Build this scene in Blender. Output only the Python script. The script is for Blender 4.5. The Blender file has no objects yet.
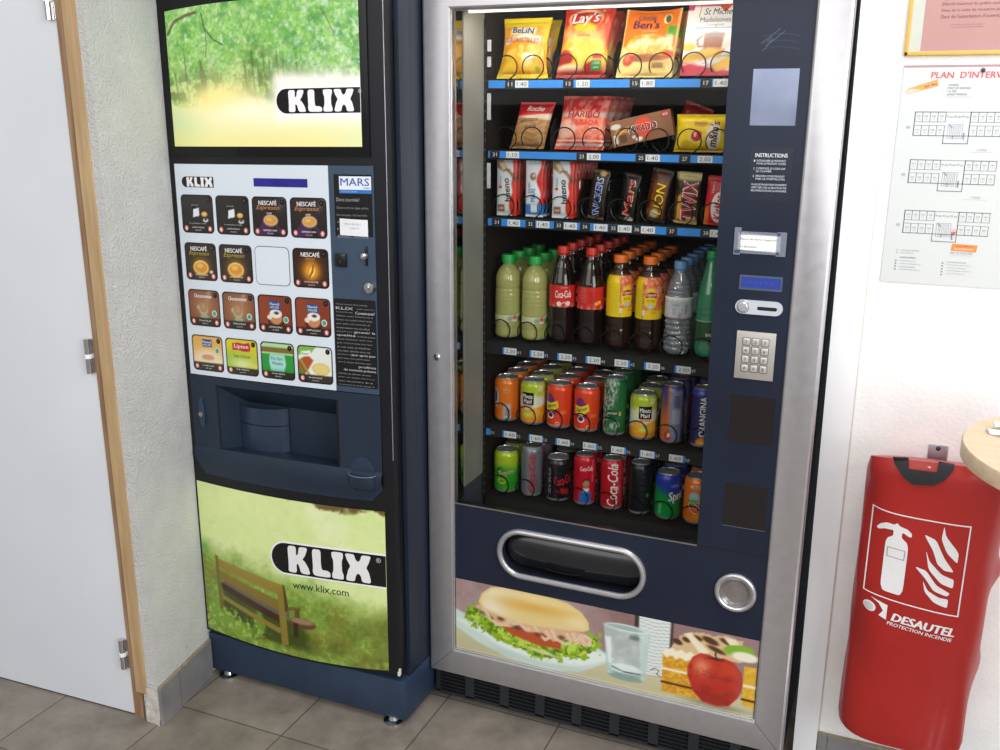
import bpy, bmesh, math, random
import numpy as np
from mathutils import Vector, Matrix
from mathutils.geometry import tessellate_polygon

random.seed(7)
COL = bpy.context.scene.collection
PI = math.pi

# ------------------------------------------------------------------ colour + materials
def lin(c):
    c = np.asarray(c, float)
    return np.where(c <= 0.04045, c / 12.92, ((c + 0.055) / 1.055) ** 2.4)

def hx(s):
    s = s.lstrip('#')
    return np.array([int(s[i:i + 2], 16) / 255 for i in (0, 2, 4)])

MATS = {}
def nd(nt, t, **k):
    n = nt.nodes.new(t)
    for a, v in k.items(): setattr(n, a, v)
    return n

def mat(name, color='808080', rough=.5, metal=0., noise=.04, scale=30., bump=0., bscale=200., attr=False, emit=0., spec=.5,
        stretch=(1, 1, 1), coat=0., color2=None, detail=4., bdist=.004):
    """Procedural Principled material: a noise texture varies colour and roughness, a second one gives relief."""
    if name in MATS: return MATS[name]
    m = bpy.data.materials.new(name); m.use_nodes = True
    nt = m.node_tree; b = nt.nodes['Principled BSDF']
    tc = nd(nt, 'ShaderNodeTexCoord'); mp = nd(nt, 'ShaderNodeMapping'); mp.inputs['Scale'].default_value = stretch
    nt.links.new(tc.outputs['Object'], mp.inputs['Vector'])
    nz = nd(nt, 'ShaderNodeTexNoise'); nz.inputs['Scale'].default_value = scale; nz.inputs['Detail'].default_value = detail
    nt.links.new(mp.outputs[0], nz.inputs['Vector'])
    mx = nd(nt, 'ShaderNodeMix', data_type='RGBA')
    if attr:
        at = nd(nt, 'ShaderNodeAttribute', attribute_name='Col')
        mx.blend_type = 'MULTIPLY'; mx.inputs['Factor'].default_value = 1
        cr = nd(nt, 'ShaderNodeMapRange'); cr.inputs['To Min'].default_value = 1 - noise; cr.inputs['To Max'].default_value = 1
        nt.links.new(nz.outputs['Fac'], cr.inputs['Value'])
        nt.links.new(at.outputs['Color'], mx.inputs['A']); nt.links.new(cr.outputs[0], mx.inputs['B'])
    else:
        c = lin(hx(color)); c2 = lin(hx(color2)) if color2 else np.clip(c * (1 - 4 * noise), 0, 1)
        mr = nd(nt, 'ShaderNodeMapRange'); mr.inputs['From Min'].default_value = .3; mr.inputs['From Max'].default_value = .7
        nt.links.new(nz.outputs['Fac'], mr.inputs['Value']); nt.links.new(mr.outputs[0], mx.inputs['Factor'])
        mx.inputs['A'].default_value = (*c2, 1); mx.inputs['B'].default_value = (*c, 1)
    nt.links.new(mx.outputs['Result'], b.inputs['Base Color'])
    rr = nd(nt, 'ShaderNodeMapRange'); rr.inputs['To Min'].default_value = max(0, rough - .06); rr.inputs['To Max'].default_value = min(1, rough + .06)
    nt.links.new(nz.outputs['Fac'], rr.inputs['Value']); nt.links.new(rr.outputs[0], b.inputs['Roughness'])
    b.inputs['Metallic'].default_value = metal
    b.inputs['Specular IOR Level'].default_value = spec
    b.inputs['Coat Weight'].default_value = coat; b.inputs['Coat Roughness'].default_value = .08
    if emit:
        nt.links.new(mx.outputs['Result'], b.inputs['Emission Color']); b.inputs['Emission Strength'].default_value = emit
    if bump:
        n2 = nd(nt, 'ShaderNodeTexNoise'); n2.inputs['Scale'].default_value = bscale; n2.inputs['Detail'].default_value = 4; n2.inputs['Roughness'].default_value = .6
        nt.links.new(mp.outputs[0], n2.inputs['Vector'])
        bp = nd(nt, 'ShaderNodeBump'); bp.inputs['Strength'].default_value = bump; bp.inputs['Distance'].default_value = bdist
        nt.links.new(n2.outputs['Fac'], bp.inputs['Height']); nt.links.new(bp.outputs[0], b.inputs['Normal'])
    MATS[name] = m
    return m

def glass_mat(name, tint, gloss=.05, rough=.02, mixc=None, body=0., ior=1.35):
    """Thin clear sheet: transparent with a Fresnel gloss, and an optional share of diffuse body colour."""
    m = bpy.data.materials.new(name); m.use_nodes = True; nt = m.node_tree; nt.nodes.clear()
    out = nd(nt, 'ShaderNodeOutputMaterial'); tr = nd(nt, 'ShaderNodeBsdfTransparent'); gl = nd(nt, 'ShaderNodeBsdfGlossy')
    fr = nd(nt, 'ShaderNodeFresnel'); fr.inputs['IOR'].default_value = ior
    ns = nd(nt, 'ShaderNodeTexNoise'); ns.inputs['Scale'].default_value = 9
    mr = nd(nt, 'ShaderNodeMapRange'); mr.inputs['To Min'].default_value = gloss * .6; mr.inputs['To Max'].default_value = gloss * 1.4
    nt.links.new(ns.outputs['Fac'], mr.inputs['Value'])
    ad = nd(nt, 'ShaderNodeMath', operation='ADD'); nt.links.new(fr.outputs[0], ad.inputs[0]); nt.links.new(mr.outputs[0], ad.inputs[1])
    tr.inputs['Color'].default_value = (*lin(hx(tint)), 1); gl.inputs['Roughness'].default_value = rough
    mix = nd(nt, 'ShaderNodeMixShader'); nt.links.new(ad.outputs[0], mix.inputs[0]); last = tr.outputs[0]
    if mixc:
        df = nd(nt, 'ShaderNodeBsdfDiffuse'); df.inputs['Color'].default_value = (*lin(hx(mixc)), 1)
        m2 = nd(nt, 'ShaderNodeMixShader'); m2.inputs[0].default_value = body
        nt.links.new(tr.outputs[0], m2.inputs[1]); nt.links.new(df.outputs[0], m2.inputs[2]); last = m2.outputs[0]
    nt.links.new(last, mix.inputs[1]); nt.links.new(gl.outputs[0], mix.inputs[2]); nt.links.new(mix.outputs[0], out.inputs['Surface'])
    MATS[name] = m
    return m

# ------------------------------------------------------------------ text outlines
TXT = {}
def text2d(s, bold=0., shear=0.):
    k = (s, bold, shear)
    if k not in TXT:
        cu = bpy.data.curves.new('t', 'FONT'); cu.body = s; cu.size = 1; cu.offset = bold; cu.shear = shear
        cu.resolution_u = 2; cu.fill_mode = 'FRONT'
        o = bpy.data.objects.new('t', cu); me = o.to_mesh()
        v = np.array([p.co[:2] for p in me.vertices]).reshape(-1, 2); f = [tuple(p.vertices) for p in me.polygons]
        o.to_mesh_clear(); bpy.data.objects.remove(o); bpy.data.curves.remove(cu)
        if len(v):
            v = v - v.min(0)
        TXT[k] = (v, f)
    return TXT[k]

# ------------------------------------------------------------------ mesh builder
class MB:
    def __init__(s, ml=None): s.v = []; s.f = []; s.c = []; s.n = 0; s.mi = []; s.cm = 0; s.ml = ml
    def fine(s, p, tri):
        """bisect long edges so that flat marks can follow a curved surface"""
        if not s.ml: return p, tri
        P = [tuple(q) for q in p]; out = []; st = [tuple(t) for t in tri if len(t) == 3]; out += [t for t in tri if len(t) != 3]
        while st:
            t = st.pop(); e = [math.dist(P[t[i]], P[t[(i + 1) % 3]]) for i in range(3)]; k = e.index(max(e))
            if e[k] <= s.ml: out.append(t); continue
            a, b, c = t[k], t[(k + 1) % 3], t[(k + 2) % 3]; P.append(((P[a][0] + P[b][0]) / 2, (P[a][1] + P[b][1]) / 2)); m = len(P) - 1
            st += [(a, m, c), (m, b, c)]
        return np.array(P), out
    def add(s, v, f, c='ffffff'):
        v = np.asarray(v, float).reshape(-1, 3); k = s.n
        s.v.append(v); s.f.extend(tuple(i + k for i in q) for q in f); s.mi.extend([s.cm] * len(f))
        c = hx(c) if isinstance(c, str) else np.asarray(c, float)
        if c.ndim == 1: c = np.tile(c, (len(v), 1))
        s.c.append(c); s.n += len(v); return s
    def box(s, x0, x1, y0, y1, z0, z1, c='ffffff', bev=0., seg=2):
        if not bev:
            v = [(x, y, z) for x in (x0, x1) for y in (y0, y1) for z in (z0, z1)]
            return s.add(v, [(0, 1, 3, 2), (4, 6, 7, 5), (0, 4, 5, 1), (2, 3, 7, 6), (0, 2, 6, 4), (1, 5, 7, 3)], c)
        bm = bmesh.new(); bmesh.ops.create_cube(bm, size=1)
        for p in bm.verts: p.co = Vector(((x0 + x1) / 2 + p.co.x * (x1 - x0), (y0 + y1) / 2 + p.co.y * (y1 - y0), (z0 + z1) / 2 + p.co.z * (z1 - z0)))
        bmesh.ops.bevel(bm, geom=bm.edges[:], offset=bev, segments=seg, affect='EDGES', profile=.5)
        s.bm(bm, c); return s
    def bm(s, bm, c='ffffff'):
        bm.verts.index_update(); s.add([p.co[:] for p in bm.verts], [tuple(q.index for q in f.verts) for f in bm.faces], c); bm.free(); return s
    def lathe(s, prof, n=32, o=(0, 0, 0), c='ffffff', cf=None, axis='z', cap=True):
        prof = np.asarray(prof, float); a = np.arange(n) * 2 * PI / n - PI
        R, Z = prof[:, 0], prof[:, 1]
        v = np.stack([np.outer(R, np.sin(a)), np.outer(R, -np.cos(a)), np.outer(Z, np.ones(n))], -1).reshape(-1, 3)
        if axis == 'y': v = np.stack([v[:, 0], -v[:, 2], -v[:, 1]], -1)
        m = len(prof); f = [(i * n + j, i * n + (j + 1) % n, (i + 1) * n + (j + 1) % n, (i + 1) * n + j) for i in range(m - 1) for j in range(n)]
        if cap and R[0] > 1e-6: f.append(tuple(range(n))[::-1])
        if cap and R[-1] > 1e-6: f.append(tuple((m - 1) * n + j for j in range(n)))
        if cf is not None:
            A, H = np.meshgrid(a, Z); c = cf(A, H).reshape(-1, 3)
        return s.add(v + np.array(o), f, c)
    def tube(s, pts, r, n=6, closed=False, c='ffffff', caps=True, up=(0.31, .17, .93)):
        p = np.asarray(pts, float); N = len(p)
        t = (np.roll(p, -1, 0) - np.roll(p, 1, 0)) if closed else np.gradient(p, axis=0)
        t /= np.linalg.norm(t, axis=1)[:, None] + 1e-12
        u = np.array(up, float); v = []
        nrm = u - t[0] * (u @ t[0]); nrm /= np.linalg.norm(nrm)
        rr = np.broadcast_to(r, (N,))
        for i in range(N):
            nrm = nrm - t[i] * (nrm @ t[i]); nrm /= np.linalg.norm(nrm) + 1e-12; b = np.cross(t[i], nrm)
            for k in range(n):
                a = 2 * PI * k / n; v.append(p[i] + rr[i] * (nrm * math.cos(a) + b * math.sin(a)))
        M = N if closed else N - 1
        f = [(i * n + k, i * n + (k + 1) % n, ((i + 1) % N) * n + (k + 1) % n, ((i + 1) % N) * n + k) for i in range(M) for k in range(n)]
        if caps and not closed: f += [tuple(range(n))[::-1], tuple((N - 1) * n + k for k in range(n))]
        return s.add(v, f, c)
    def grid(s, P, c='ffffff'):
        """P: (m,n,3) points, c: colour or (m,n,3)"""
        m, n = P.shape[:2]
        f = [(i * n + j, i * n + j + 1, (i + 1) * n + j + 1, (i + 1) * n + j) for i in range(m - 1) for j in range(n - 1)]
        if not isinstance(c, str): c = np.asarray(c); c = c.reshape(-1, 3) if c.ndim == 3 else c
        return s.add(P.reshape(-1, 3), f, c)
    def poly(s, S, loops, off=.0004, c='ffffff', sub=0):
        if not isinstance(loops[0][0], (list, tuple, np.ndarray)): loops = [loops]
        L = [[Vector((p[0], p[1], 0)) for p in l] for l in loops]
        tri = tessellate_polygon(L); fl = [p for l in loops for p in l]
        pts = np.array([(p[0], p[1]) for p in fl], float)
        if sub:
            bm = bmesh.new(); vs = [bm.verts.new((p[0], p[1], 0)) for p in fl]
            for t in tri:
                try: bm.faces.new([vs[i] for i in t])
                except ValueError: pass
            for _ in range(sub): bmesh.ops.subdivide_edges(bm, edges=bm.edges[:], cuts=1, use_grid_fill=True)
            bm.verts.index_update(); pts = np.array([p.co[:2] for p in bm.verts]); tri = [tuple(q.index for q in f.verts) for f in bm.faces]; bm.free()
        pts, tri = s.fine(pts, tri); return s.add(S(pts[:, 0], pts[:, 1], off), tri, c)
    def ell(s, S, cx, cy, rx, ry, c, off=.0004, n=20, rot=0.):
        a = np.arange(n) * 2 * PI / n; x = rx * np.cos(a); y = ry * np.sin(a); q = math.cos(rot), math.sin(rot)
        return s.poly(S, list(zip(cx + x * q[0] - y * q[1], cy + x * q[1] + y * q[0])), off, c)
    def rect(s, S, x0, x1, y0, y1, c, off=.0004, sub=0): return s.poly(S, [(x0, y0), (x1, y0), (x1, y1), (x0, y1)], off, c, sub)
    def rrect(s, S, x0, x1, y0, y1, r, c, off=.0004): return s.poly(S, rr2(x0, x1, y0, y1, r), off, c)
    def line(s, S, pts, w, c, off=.0004, closed=False):
        pts = [np.array(p, float) for p in pts]
        if closed: pts = pts + [pts[0]]
        for a, b in zip(pts[:-1], pts[1:]):
            d = b - a; L = np.hypot(*d)
            if L < 1e-9: continue
            n = np.array([-d[1], d[0]]) / L * w / 2; e = d / L * w / 2
            s.add(S(np.array([a[0] - e[0] + n[0], a[0] - e[0] - n[0], b[0] + e[0] - n[0], b[0] + e[0] + n[0]]), np.array([a[1] - e[1] + n[1], a[1] - e[1] - n[1], b[1] + e[1] - n[1], b[1] + e[1] + n[1]]), off), [(0, 1, 2, 3)], c)
        return s
    def text(s, S, t, x, y, h, w=None, c='ffffff', bold=0., shear=0., rot=0., off=.0006, align='C'):
        """t in a box of height h (whole string) and width w (natural when None) centred at x,y"""
        fat = bold if bold > .012 else 0; v, f = text2d(t, 0., shear)
        if not len(v): return s
        W, H = v.max(0); k = h / H; kx = k if w is None else w / W
        ax = {'C': .5, 'L': 0., 'R': 1.}[align]
        p = np.stack([(v[:, 0] - W * ax) * kx, (v[:, 1] - H / 2) * k], -1)
        cr, sr = math.cos(rot), math.sin(rot)
        p, f = s.fine(p, f); d = fat * h * .55
        for i, (ex, ey) in enumerate(((-d, 0), (d, 0), (0, d * .6)) if fat else ((0, 0),)):
            q = p + (ex, ey); s.add(S(x + q[:, 0] * cr - q[:, 1] * sr, y + q[:, 0] * sr + q[:, 1] * cr, off + i * .00004), f, c)
        return s

def rr2(x0, x1, y0, y1, r, n=5):
    out = []
    for cx, cy, a0 in ((x1 - r, y1 - r, 0), (x0 + r, y1 - r, 90), (x0 + r, y0 + r, 180), (x1 - r, y0 + r, 270)):
        for i in range(n + 1):
            a = math.radians(a0 + 90 * i / n); out.append((cx + r * math.cos(a), cy + r * math.sin(a)))
    return out

def build(name, mb, mats, parent=None, sharp=35):
    me = bpy.data.meshes.new(name)
    V = np.concatenate(mb.v); C = np.concatenate(mb.c)
    me.from_pydata(V.tolist(), [], mb.f)
    at = me.color_attributes.new('Col', 'FLOAT_COLOR', 'POINT')
    at.data.foreach_set('color', np.concatenate([lin(np.clip(C, 0, 1)), np.ones((len(C), 1))], 1).ravel())
    if not isinstance(mats, (list, tuple)): mats = [mats]
    for m in mats: me.materials.append(m)
    if len(mats) > 1: me.polygons.foreach_set('material_index', mb.mi)
    me.polygons.foreach_set('use_smooth', [True] * len(me.polygons))
    me.set_sharp_from_angle(angle=math.radians(sharp))
    me.update()
    o = bpy.data.objects.new(name, me); COL.objects.link(o)
    if parent is not None:
        o.parent = parent
        o.matrix_parent_inverse = Matrix.Translation(-Vector(world_loc(parent)))
    return o

def world_loc(o):
    l = Vector(o.get('_w', (0, 0, 0))); return l

def thing(name, label, cat, loc=(0, 0, 0), group=None):
    o = bpy.data.objects.new(name, None); COL.objects.link(o); o.location = loc; o.empty_display_size = .05
    o['label'] = label; o['category'] = cat
    if group: o['group'] = group
    if any(loc): o['_w'] = loc
    return o

def tag(o, label, cat, group=None):
    o['label'] = label; o['category'] = cat
    if group: o['group'] = group
    return o

def struct(o): o['kind'] = 'structure'; return o

def dup(root, loc, label=None):
    r = root.copy(); COL.objects.link(r); r.location = loc
    if label: r['label'] = label
    for ch in list(root.children):
        c = ch.copy(); COL.objects.link(c); c.parent = r
        for g in list(ch.children):
            d = g.copy(); COL.objects.link(d); d.parent = c
    return r

def planeY(y0):
    return lambda u, v, off: np.stack([np.asarray(u, float), np.full(np.shape(u), y0 - off), np.asarray(v, float)], -1)

# ------------------------------------------------------------------ painting on vertex grids
def vnoise(sh, cells, seed, ar=1.):
    r = np.random.RandomState(seed); ny, nx = max(1, int(cells)), max(1, int(cells * ar))
    g = r.rand(ny + 2, nx + 2); y = np.linspace(0, ny, sh[0]); x = np.linspace(0, nx, sh[1])
    yi = np.minimum(y.astype(int), ny); xi = np.minimum(x.astype(int), nx); fy = (y - yi)[:, None]; fx = (x - xi)[None]
    fy = fy * fy * (3 - 2 * fy); fx = fx * fx * (3 - 2 * fx)
    a = g[yi][:, xi]; b = g[yi][:, xi + 1]; c = g[yi + 1][:, xi]; d = g[yi + 1][:, xi + 1]
    return (a * (1 - fx) + b * fx) * (1 - fy) + (c * (1 - fx) + d * fx) * fy

def fbm(sh, cells, seed, ar=1., oct=4, gain=.55):
    t = 0; w = 1; s = 0
    for i in range(oct): t = t + w * vnoise(sh, cells * 2 ** i, seed + i, ar); s += w; w *= gain
    return t / s

def ss(a, b, x):
    t = np.clip((x - a) / (b - a + 1e-12), 0, 1); return t * t * (3 - 2 * t)

class Cv:
    """A canvas sampled at grid vertices; x to the right, y up, in any unit."""
    def __init__(s, X, Y, base='ffffff'):
        s.X, s.Y = X, Y; s.img = np.tile(hx(base), X.shape + (1,)); s.px = max(abs(X[0, 1] - X[0, 0]), abs(Y[1, 0] - Y[0, 0]))
    def bl(s, m, c):
        c = hx(c) if isinstance(c, str) else np.asarray(c, float); m = np.clip(m, 0, 1)[..., None]; s.img = s.img * (1 - m) + c * m; return s
    def ell(s, cx, cy, rx, ry, c, soft=None, a=1., rot=0.):
        dx, dy = s.X - cx, s.Y - cy; q = math.cos(rot), math.sin(rot); x = dx * q[0] + dy * q[1]; y = -dx * q[1] + dy * q[0]
        d = (np.sqrt((x / rx) ** 2 + (y / ry) ** 2) - 1) * min(rx, ry); w = s.px if soft is None else soft
        return s.bl(a * (1 - ss(-w / 2, w / 2, d)), c)
    def sd(s, pts):
        p = np.asarray(pts, float); d = np.full(s.X.shape, 1e18); inside = np.zeros(s.X.shape, bool)
        for a, b in zip(p, np.roll(p, -1, 0)):
            e = b - a; wx, wy = s.X - a[0], s.Y - a[1]; t = np.clip((wx * e[0] + wy * e[1]) / (e @ e + 1e-15), 0, 1)
            d = np.minimum(d, (wx - e[0] * t) ** 2 + (wy - e[1] * t) ** 2)
            c = (a[1] <= s.Y) != (b[1] <= s.Y); xx = a[0] + (s.Y - a[1]) * e[0] / (e[1] if abs(e[1]) > 1e-12 else 1e-12); inside ^= c & (s.X < xx)
        d = np.sqrt(d); return np.where(inside, -d, d)
    def poly(s, pts, c, soft=None, a=1., warp=None):
        w = s.px if soft is None else soft; d = s.sd(pts)
        if warp is not None: d = d + warp
        return s.bl(a * (1 - ss(-w / 2, w / 2, d)), c)
    def rect(s, x0, x1, y0, y1, c, soft=None, a=1.): return s.poly([(x0, y0), (x1, y0), (x1, y1), (x0, y1)], c, soft, a)
    def line(s, pts, w, c, soft=None, a=1.):
        p = np.asarray(pts, float); d = np.full(s.X.shape, 1e18)
        for i in range(len(p) - 1):
            e = p[i + 1] - p[i]; wx, wy = s.X - p[i][0], s.Y - p[i][1]; t = np.clip((wx * e[0] + wy * e[1]) / (e @ e + 1e-15), 0, 1)
            d = np.minimum(d, (wx - e[0] * t) ** 2 + (wy - e[1] * t) ** 2)
        k = s.px if soft is None else soft
        return s.bl(a * (1 - ss(w / 2 - k / 2, w / 2 + k / 2, np.sqrt(d))), c)
    def n(s, cells, seed, oct=4): 
        ar = (s.X[0, -1] - s.X[0, 0]) / (s.Y[-1, 0] - s.Y[0, 0]); return fbm(s.X.shape, cells, seed, ar, oct)

def canvas(x0, x1, y0, y1, nx, ny, base='ffffff'):
    X, Y = np.meshgrid(np.linspace(x0, x1, nx), np.linspace(y0, y1, ny)); return Cv(X, Y, base)
# ================================================================== ROOM
m_wall = mat('white_plaster', 'f0f0ed', .9, noise=.012, scale=14, bump=1., bscale=200, bdist=.011, color2='e6e6e3')
m_wallr = mat('white_plaster_right', 'f9f9f7', .85, noise=.01, scale=12, bump=.35, bscale=110, color2='f1f1ef')
m_white = mat('white_paint', 'fbfcfd', .5, noise=.01, scale=6)
m_door = mat('door_paint', 'e9ebf0', .45, noise=.012, scale=3, color2='e1e4ea')
m_wood = mat('beech_trim', 'c8aa80', .5, noise=.05, scale=14, stretch=(6, 6, .5), color2='b4926a')
m_wood2 = mat('jamb_wood', 'ae8f70', .55, noise=.05, scale=14, stretch=(6, 6, .5), color2='8d6a48')
m_base = mat('grey_tile_skirting', '8f8d8b', .5, noise=.05, scale=9, color2='77757a')
m_chrome = mat('chrome', 'd8d8da', .18, 1., noise=.02)
m_dark = mat('black_void', '0b0b0c', .7, noise=.05)

def floor_mat():
    m = bpy.data.materials.new('slate_floor_tiles'); m.use_nodes = True; nt = m.node_tree; b = nt.nodes['Principled BSDF']
    tc = nd(nt, 'ShaderNodeTexCoord'); mp = nd(nt, 'ShaderNodeMapping'); mp.inputs['Location'].default_value = (.2747 + 3.125, .284 + 3.125, 0)
    nt.links.new(tc.outputs['Object'], mp.inputs['Vector'])
    br = nd(nt, 'ShaderNodeTexBrick'); br.offset = 0; br.squash = 1
    for k, v in (('Scale', 1.), ('Mortar Size', .0022), ('Mortar Smooth', .25), ('Bias', 0.), ('Brick Width', .3125), ('Row Height', .3125)): br.inputs[k].default_value = v
    br.inputs['Color1'].default_value = (*lin(hx('8f867b')), 1); br.inputs['Color2'].default_value = (*lin(hx('887f74')), 1); br.inputs['Mortar'].default_value = (*lin(hx('5d5750')), 1)
    nt.links.new(mp.outputs[0], br.inputs['Vector'])
    n1 = nd(nt, 'ShaderNodeTexNoise'); n1.inputs['Scale'].default_value = 9; n1.inputs['Detail'].default_value = 8; n1.inputs['Roughness'].default_value = .65
    nt.links.new(tc.outputs['Object'], n1.inputs['Vector'])
    r1 = nd(nt, 'ShaderNodeMapRange'); r1.inputs['From Min'].default_value = .3; r1.inputs['From Max'].default_value = .7; r1.inputs['To Min'].default_value = .60; r1.inputs['To Max'].default_value = 1.16
    nt.links.new(n1.outputs['Fac'], r1.inputs['Value'])
    mx = nd(nt, 'ShaderNodeMix', data_type='RGBA'); mx.blend_type = 'MULTIPLY'; mx.inputs['Factor'].default_value = 1
    nt.links.new(br.outputs['Color'], mx.inputs['A']); nt.links.new(r1.outputs[0], mx.inputs['B']); nt.links.new(mx.outputs['Result'], b.inputs['Base Color'])
    b.inputs['Roughness'].default_value = .42
    ml = nd(nt, 'ShaderNodeMath', operation='MULTIPLY_ADD'); ml.inputs[1].default_value = -1.; nt.links.new(br.outputs['Fac'], ml.inputs[0])
    m3 = nd(nt, 'ShaderNodeMath', operation='MULTIPLY'); m3.inputs[1].default_value = .3; nt.links.new(n1.outputs['Fac'], m3.inputs[0]); nt.links.new(m3.outputs[0], ml.inputs[2])
    bp = nd(nt, 'ShaderNodeBump'); bp.inputs['Strength'].default_value = .5; bp.inputs['Distance'].default_value = .003
    nt.links.new(ml.outputs[0], bp.inputs['Height']); nt.links.new(bp.outputs[0], b.inputs['Normal'])
    return m

struct(build('floor', MB().box(-2.6, 3.2, -3.4, .95, -.05, 0), floor_mat()))
# short return wall on the left: ruled between its leaning front arris and the line where it meets the machine
LEAN = -.0125
def wl(z0, z1, x_off=0.):
    a0, a1 = (-.578 + x_off, -.3695), (-.617 + x_off, -.13); e = (a1[0] - .10, .8); zz = 0
    P = lambda p, z: (p[0] + (LEAN * z if p[1] < -.3 else 0), p[1], z)
    v = [P(a0, z0), P(a1, z0), P(e, z0), (-1.3, .8, z0), (-1.3, -.33, z0), (-.64, -.33, z0), P((-.63, -.3665), z0)]
    v += [P(a0, z1), P(a1, z1), P(e, z1), (-1.3, .8, z1), (-1.3, -.33, z1), (-.64 + LEAN * z1, -.33, z1), P((-.63, -.3665), z1)]
    n = 7; f = [(i, (i + 1) % n, n + (i + 1) % n, n + i) for i in range(n)] + [tuple(range(n))[::-1], tuple(range(n, 2 * n))]
    return MB().add(v, f)
struct(build('wall_left', wl(0, 2.7), m_wall))
# broken plaster at the foot of the arris
mb = MB(); rnd = random.Random(4)
bm = bmesh.new(); bmesh.ops.create_grid(bm, x_segments=7, y_segments=14, size=.5)
for p in bm.verts: p.co = Vector((-.5995 + p.co.x * .043, -.3702 - rnd.random() * .005 * (.5 - p.co.y), .05 + p.co.y * .1))
mb.bm(bm); struct(build('trim_1', mb, mat('chipped_plaster', 'e2deda', .9, noise=.06, scale=50, bump=.8, bscale=160, color2='bdb5ac')))
# skirting tiles along that wall
d = np.array([-.617 + .578, -.13 + .3695]); d /= np.hypot(*d); nrm = np.array([d[1], -d[0]])
mb = MB(); p0 = np.array([-.578, -.3695]) + nrm * .0005 - d * .003
for s0, s1 in ((0, .083), (.0855, .242)):
    q = [p0 + d * s0, p0 + d * s1, p0 + d * s1 + nrm * .009, p0 + d * s0 + nrm * .009]
    z1 = .104; v = [(*p, .001) for p in q] + [(*p, z1) for p in q]
    mb.add(v, [(0, 1, 2, 3), (7, 6, 5, 4), (0, 4, 5, 1), (1, 5, 6, 2), (2, 6, 7, 3), (3, 7, 4, 0)])
struct(build('baseboard_left', mb, m_base))
mb = MB(); q = [p0, p0 + d * .242, p0 + d * .242 + nrm * .008, p0 + nrm * .008]; v = [(*p, .1045) for p in q] + [(*p, .110) for p in q]
mb.add(v, [(0, 1, 2, 3), (7, 6, 5, 4), (0, 4, 5, 1), (1, 5, 6, 2), (2, 6, 7, 3), (3, 7, 4, 0)])
struct(build('trim_2', mb, mat('cement_fillet', 'a79a88', .9, noise=.08, scale=80, bump=.6)))

def leanbox(x0, x1, y0, y1, z0, z1, tilt=0., l0=-.0085, l1=-.0085):
    L = lambda x, z: x + (l0 if x == x0 else l1) * z
    v = [(L(x, z), y + (tilt * (x + .68)), z) for x in (x0, x1) for y in (y0, y1) for z in (z0, z1)]
    return MB().add(v, [(0, 1, 3, 2), (4, 6, 7, 5), (0, 4, 5, 1), (2, 3, 7, 6), (0, 2, 6, 4), (1, 5, 7, 3)])
# door with its frame
door = struct(build('door_1', leanbox(-1.48, -.671, -.362, -.325, .004, 2.05, .042), m_door))
struct(build('trim_3', leanbox(-.6695, -.640, -.364, -.30, 0, 2.1, 0, -.0085, -.0045), m_wood2))
struct(build('trim_4', leanbox(-.6475, -.6165, -.3735, -.3645, .082, 2.1, 0, -.0045, -.003), m_wood))
struct(build('door_gap_shade', leanbox(-1.47, -.672, -.3605, -.33, .0005, .0038, .042), m_dark))  # black strip standing in for the shade in the gap under the door
for hz in (.18, .958, 1.735):
    mb = MB(); hxp = -.680 - .0085 * hz
    mb.lathe([(0, 0), (.0075, 0), (.0075, .036), (0, .036)], 16, (hxp, -.372, hz - .041)).lathe([(0, 0), (.0075, 0), (.0075, .036), (0, .036)], 16, (hxp, -.372, hz + .005))
    mb.box(hxp, hxp + .012, -.3665, -.3635, hz - .04, hz + .04)
    h = build('hinge', mb, m_chrome, door)
    build('washer', MB().lathe([(0, 0), (.0085, 0), (.0085, .01), (0, .01)], 16, (hxp, -.372, hz - .005)), m_white, h)
struct(build('wall_back', MB().box(-.75, 3.2, .87, .95, 0, 2.7), m_wall))
struct(build('wall_right', MB().box(.969, 3.2, .12, .2, 0, 2.7), m_wallr))
# smooth boxed post between the snack machine and the wall, with a fine joint
v = [(x + (-.0085 * z if x < .93 else 0), y, z) for x in (.9165, .9675) for y in (.112, .2) for z in (0, 2.7)]
mb = MB().add(v, [(0, 1, 3, 2), (4, 6, 7, 5), (0, 4, 5, 1), (2, 3, 7, 6), (0, 2, 6, 4), (1, 5, 7, 3)])
struct(build('trim_6', mb, m_white))
struct(build('trim_7', MB().box(.9672, .9705, .1165, .12, .106, 2.7), mat('joint_filler', 'd9d2ca', .8, noise=.03)))
mb = MB()
for x0, x1 in ((.9705, .9895), (.992, 1.3045), (1.307, 1.62), (1.6225, 1.935), (1.9375, 2.25)): mb.box(x0, x1, .109, .1195, .001, .1)
struct(build('baseboard_right', mb, m_base))
struct(build('trim_8', MB().box(.9705, 2.25, .1095, .1197, .1002, .1055), MATS['cement_fillet']))

# ================================================================== DRINKS MACHINE (left)
KX0, KX1, KY = -.617, -.015, -.1326
kc, kh = (KX0 + KX1) / 2, (KX1 - KX0) / 2
def ky(x): return KY - .006 * (1 - np.clip((np.asarray(x, float) - kc) / kh, -1, 1) ** 2)
def SK(u, v, off): 
    u = np.asarray(u, float); return np.stack([u, ky(u) - off, np.asarray(v, float) + .0165 * (u + .60)], -1)   # the door hangs a touch out of level
KH = 1.83
m_navy = mat('navy_metal', '2b3d55', .42, noise=.03, scale=8, color2='253449')
m_navyd = mat('navy_dark', '1e2838', .45, noise=.03, scale=8)
m_gloss = mat('gloss_black', '0b0b0d', .16, noise=.03, spec=.4)
m_kpl = mat('bay_plastic', '263243', .45, noise=.03, scale=200, color2='212c3c', spec=.35)
m_kside = mat('door_side', '17181c', .4, noise=.03, spec=.35)
P_gloss = mat('print_gloss', rough=.25, attr=True, noise=.03, scale=60, coat=.15)
P_mat = mat('print_matt', rough=.5, attr=True, noise=.03, scale=60)
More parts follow.
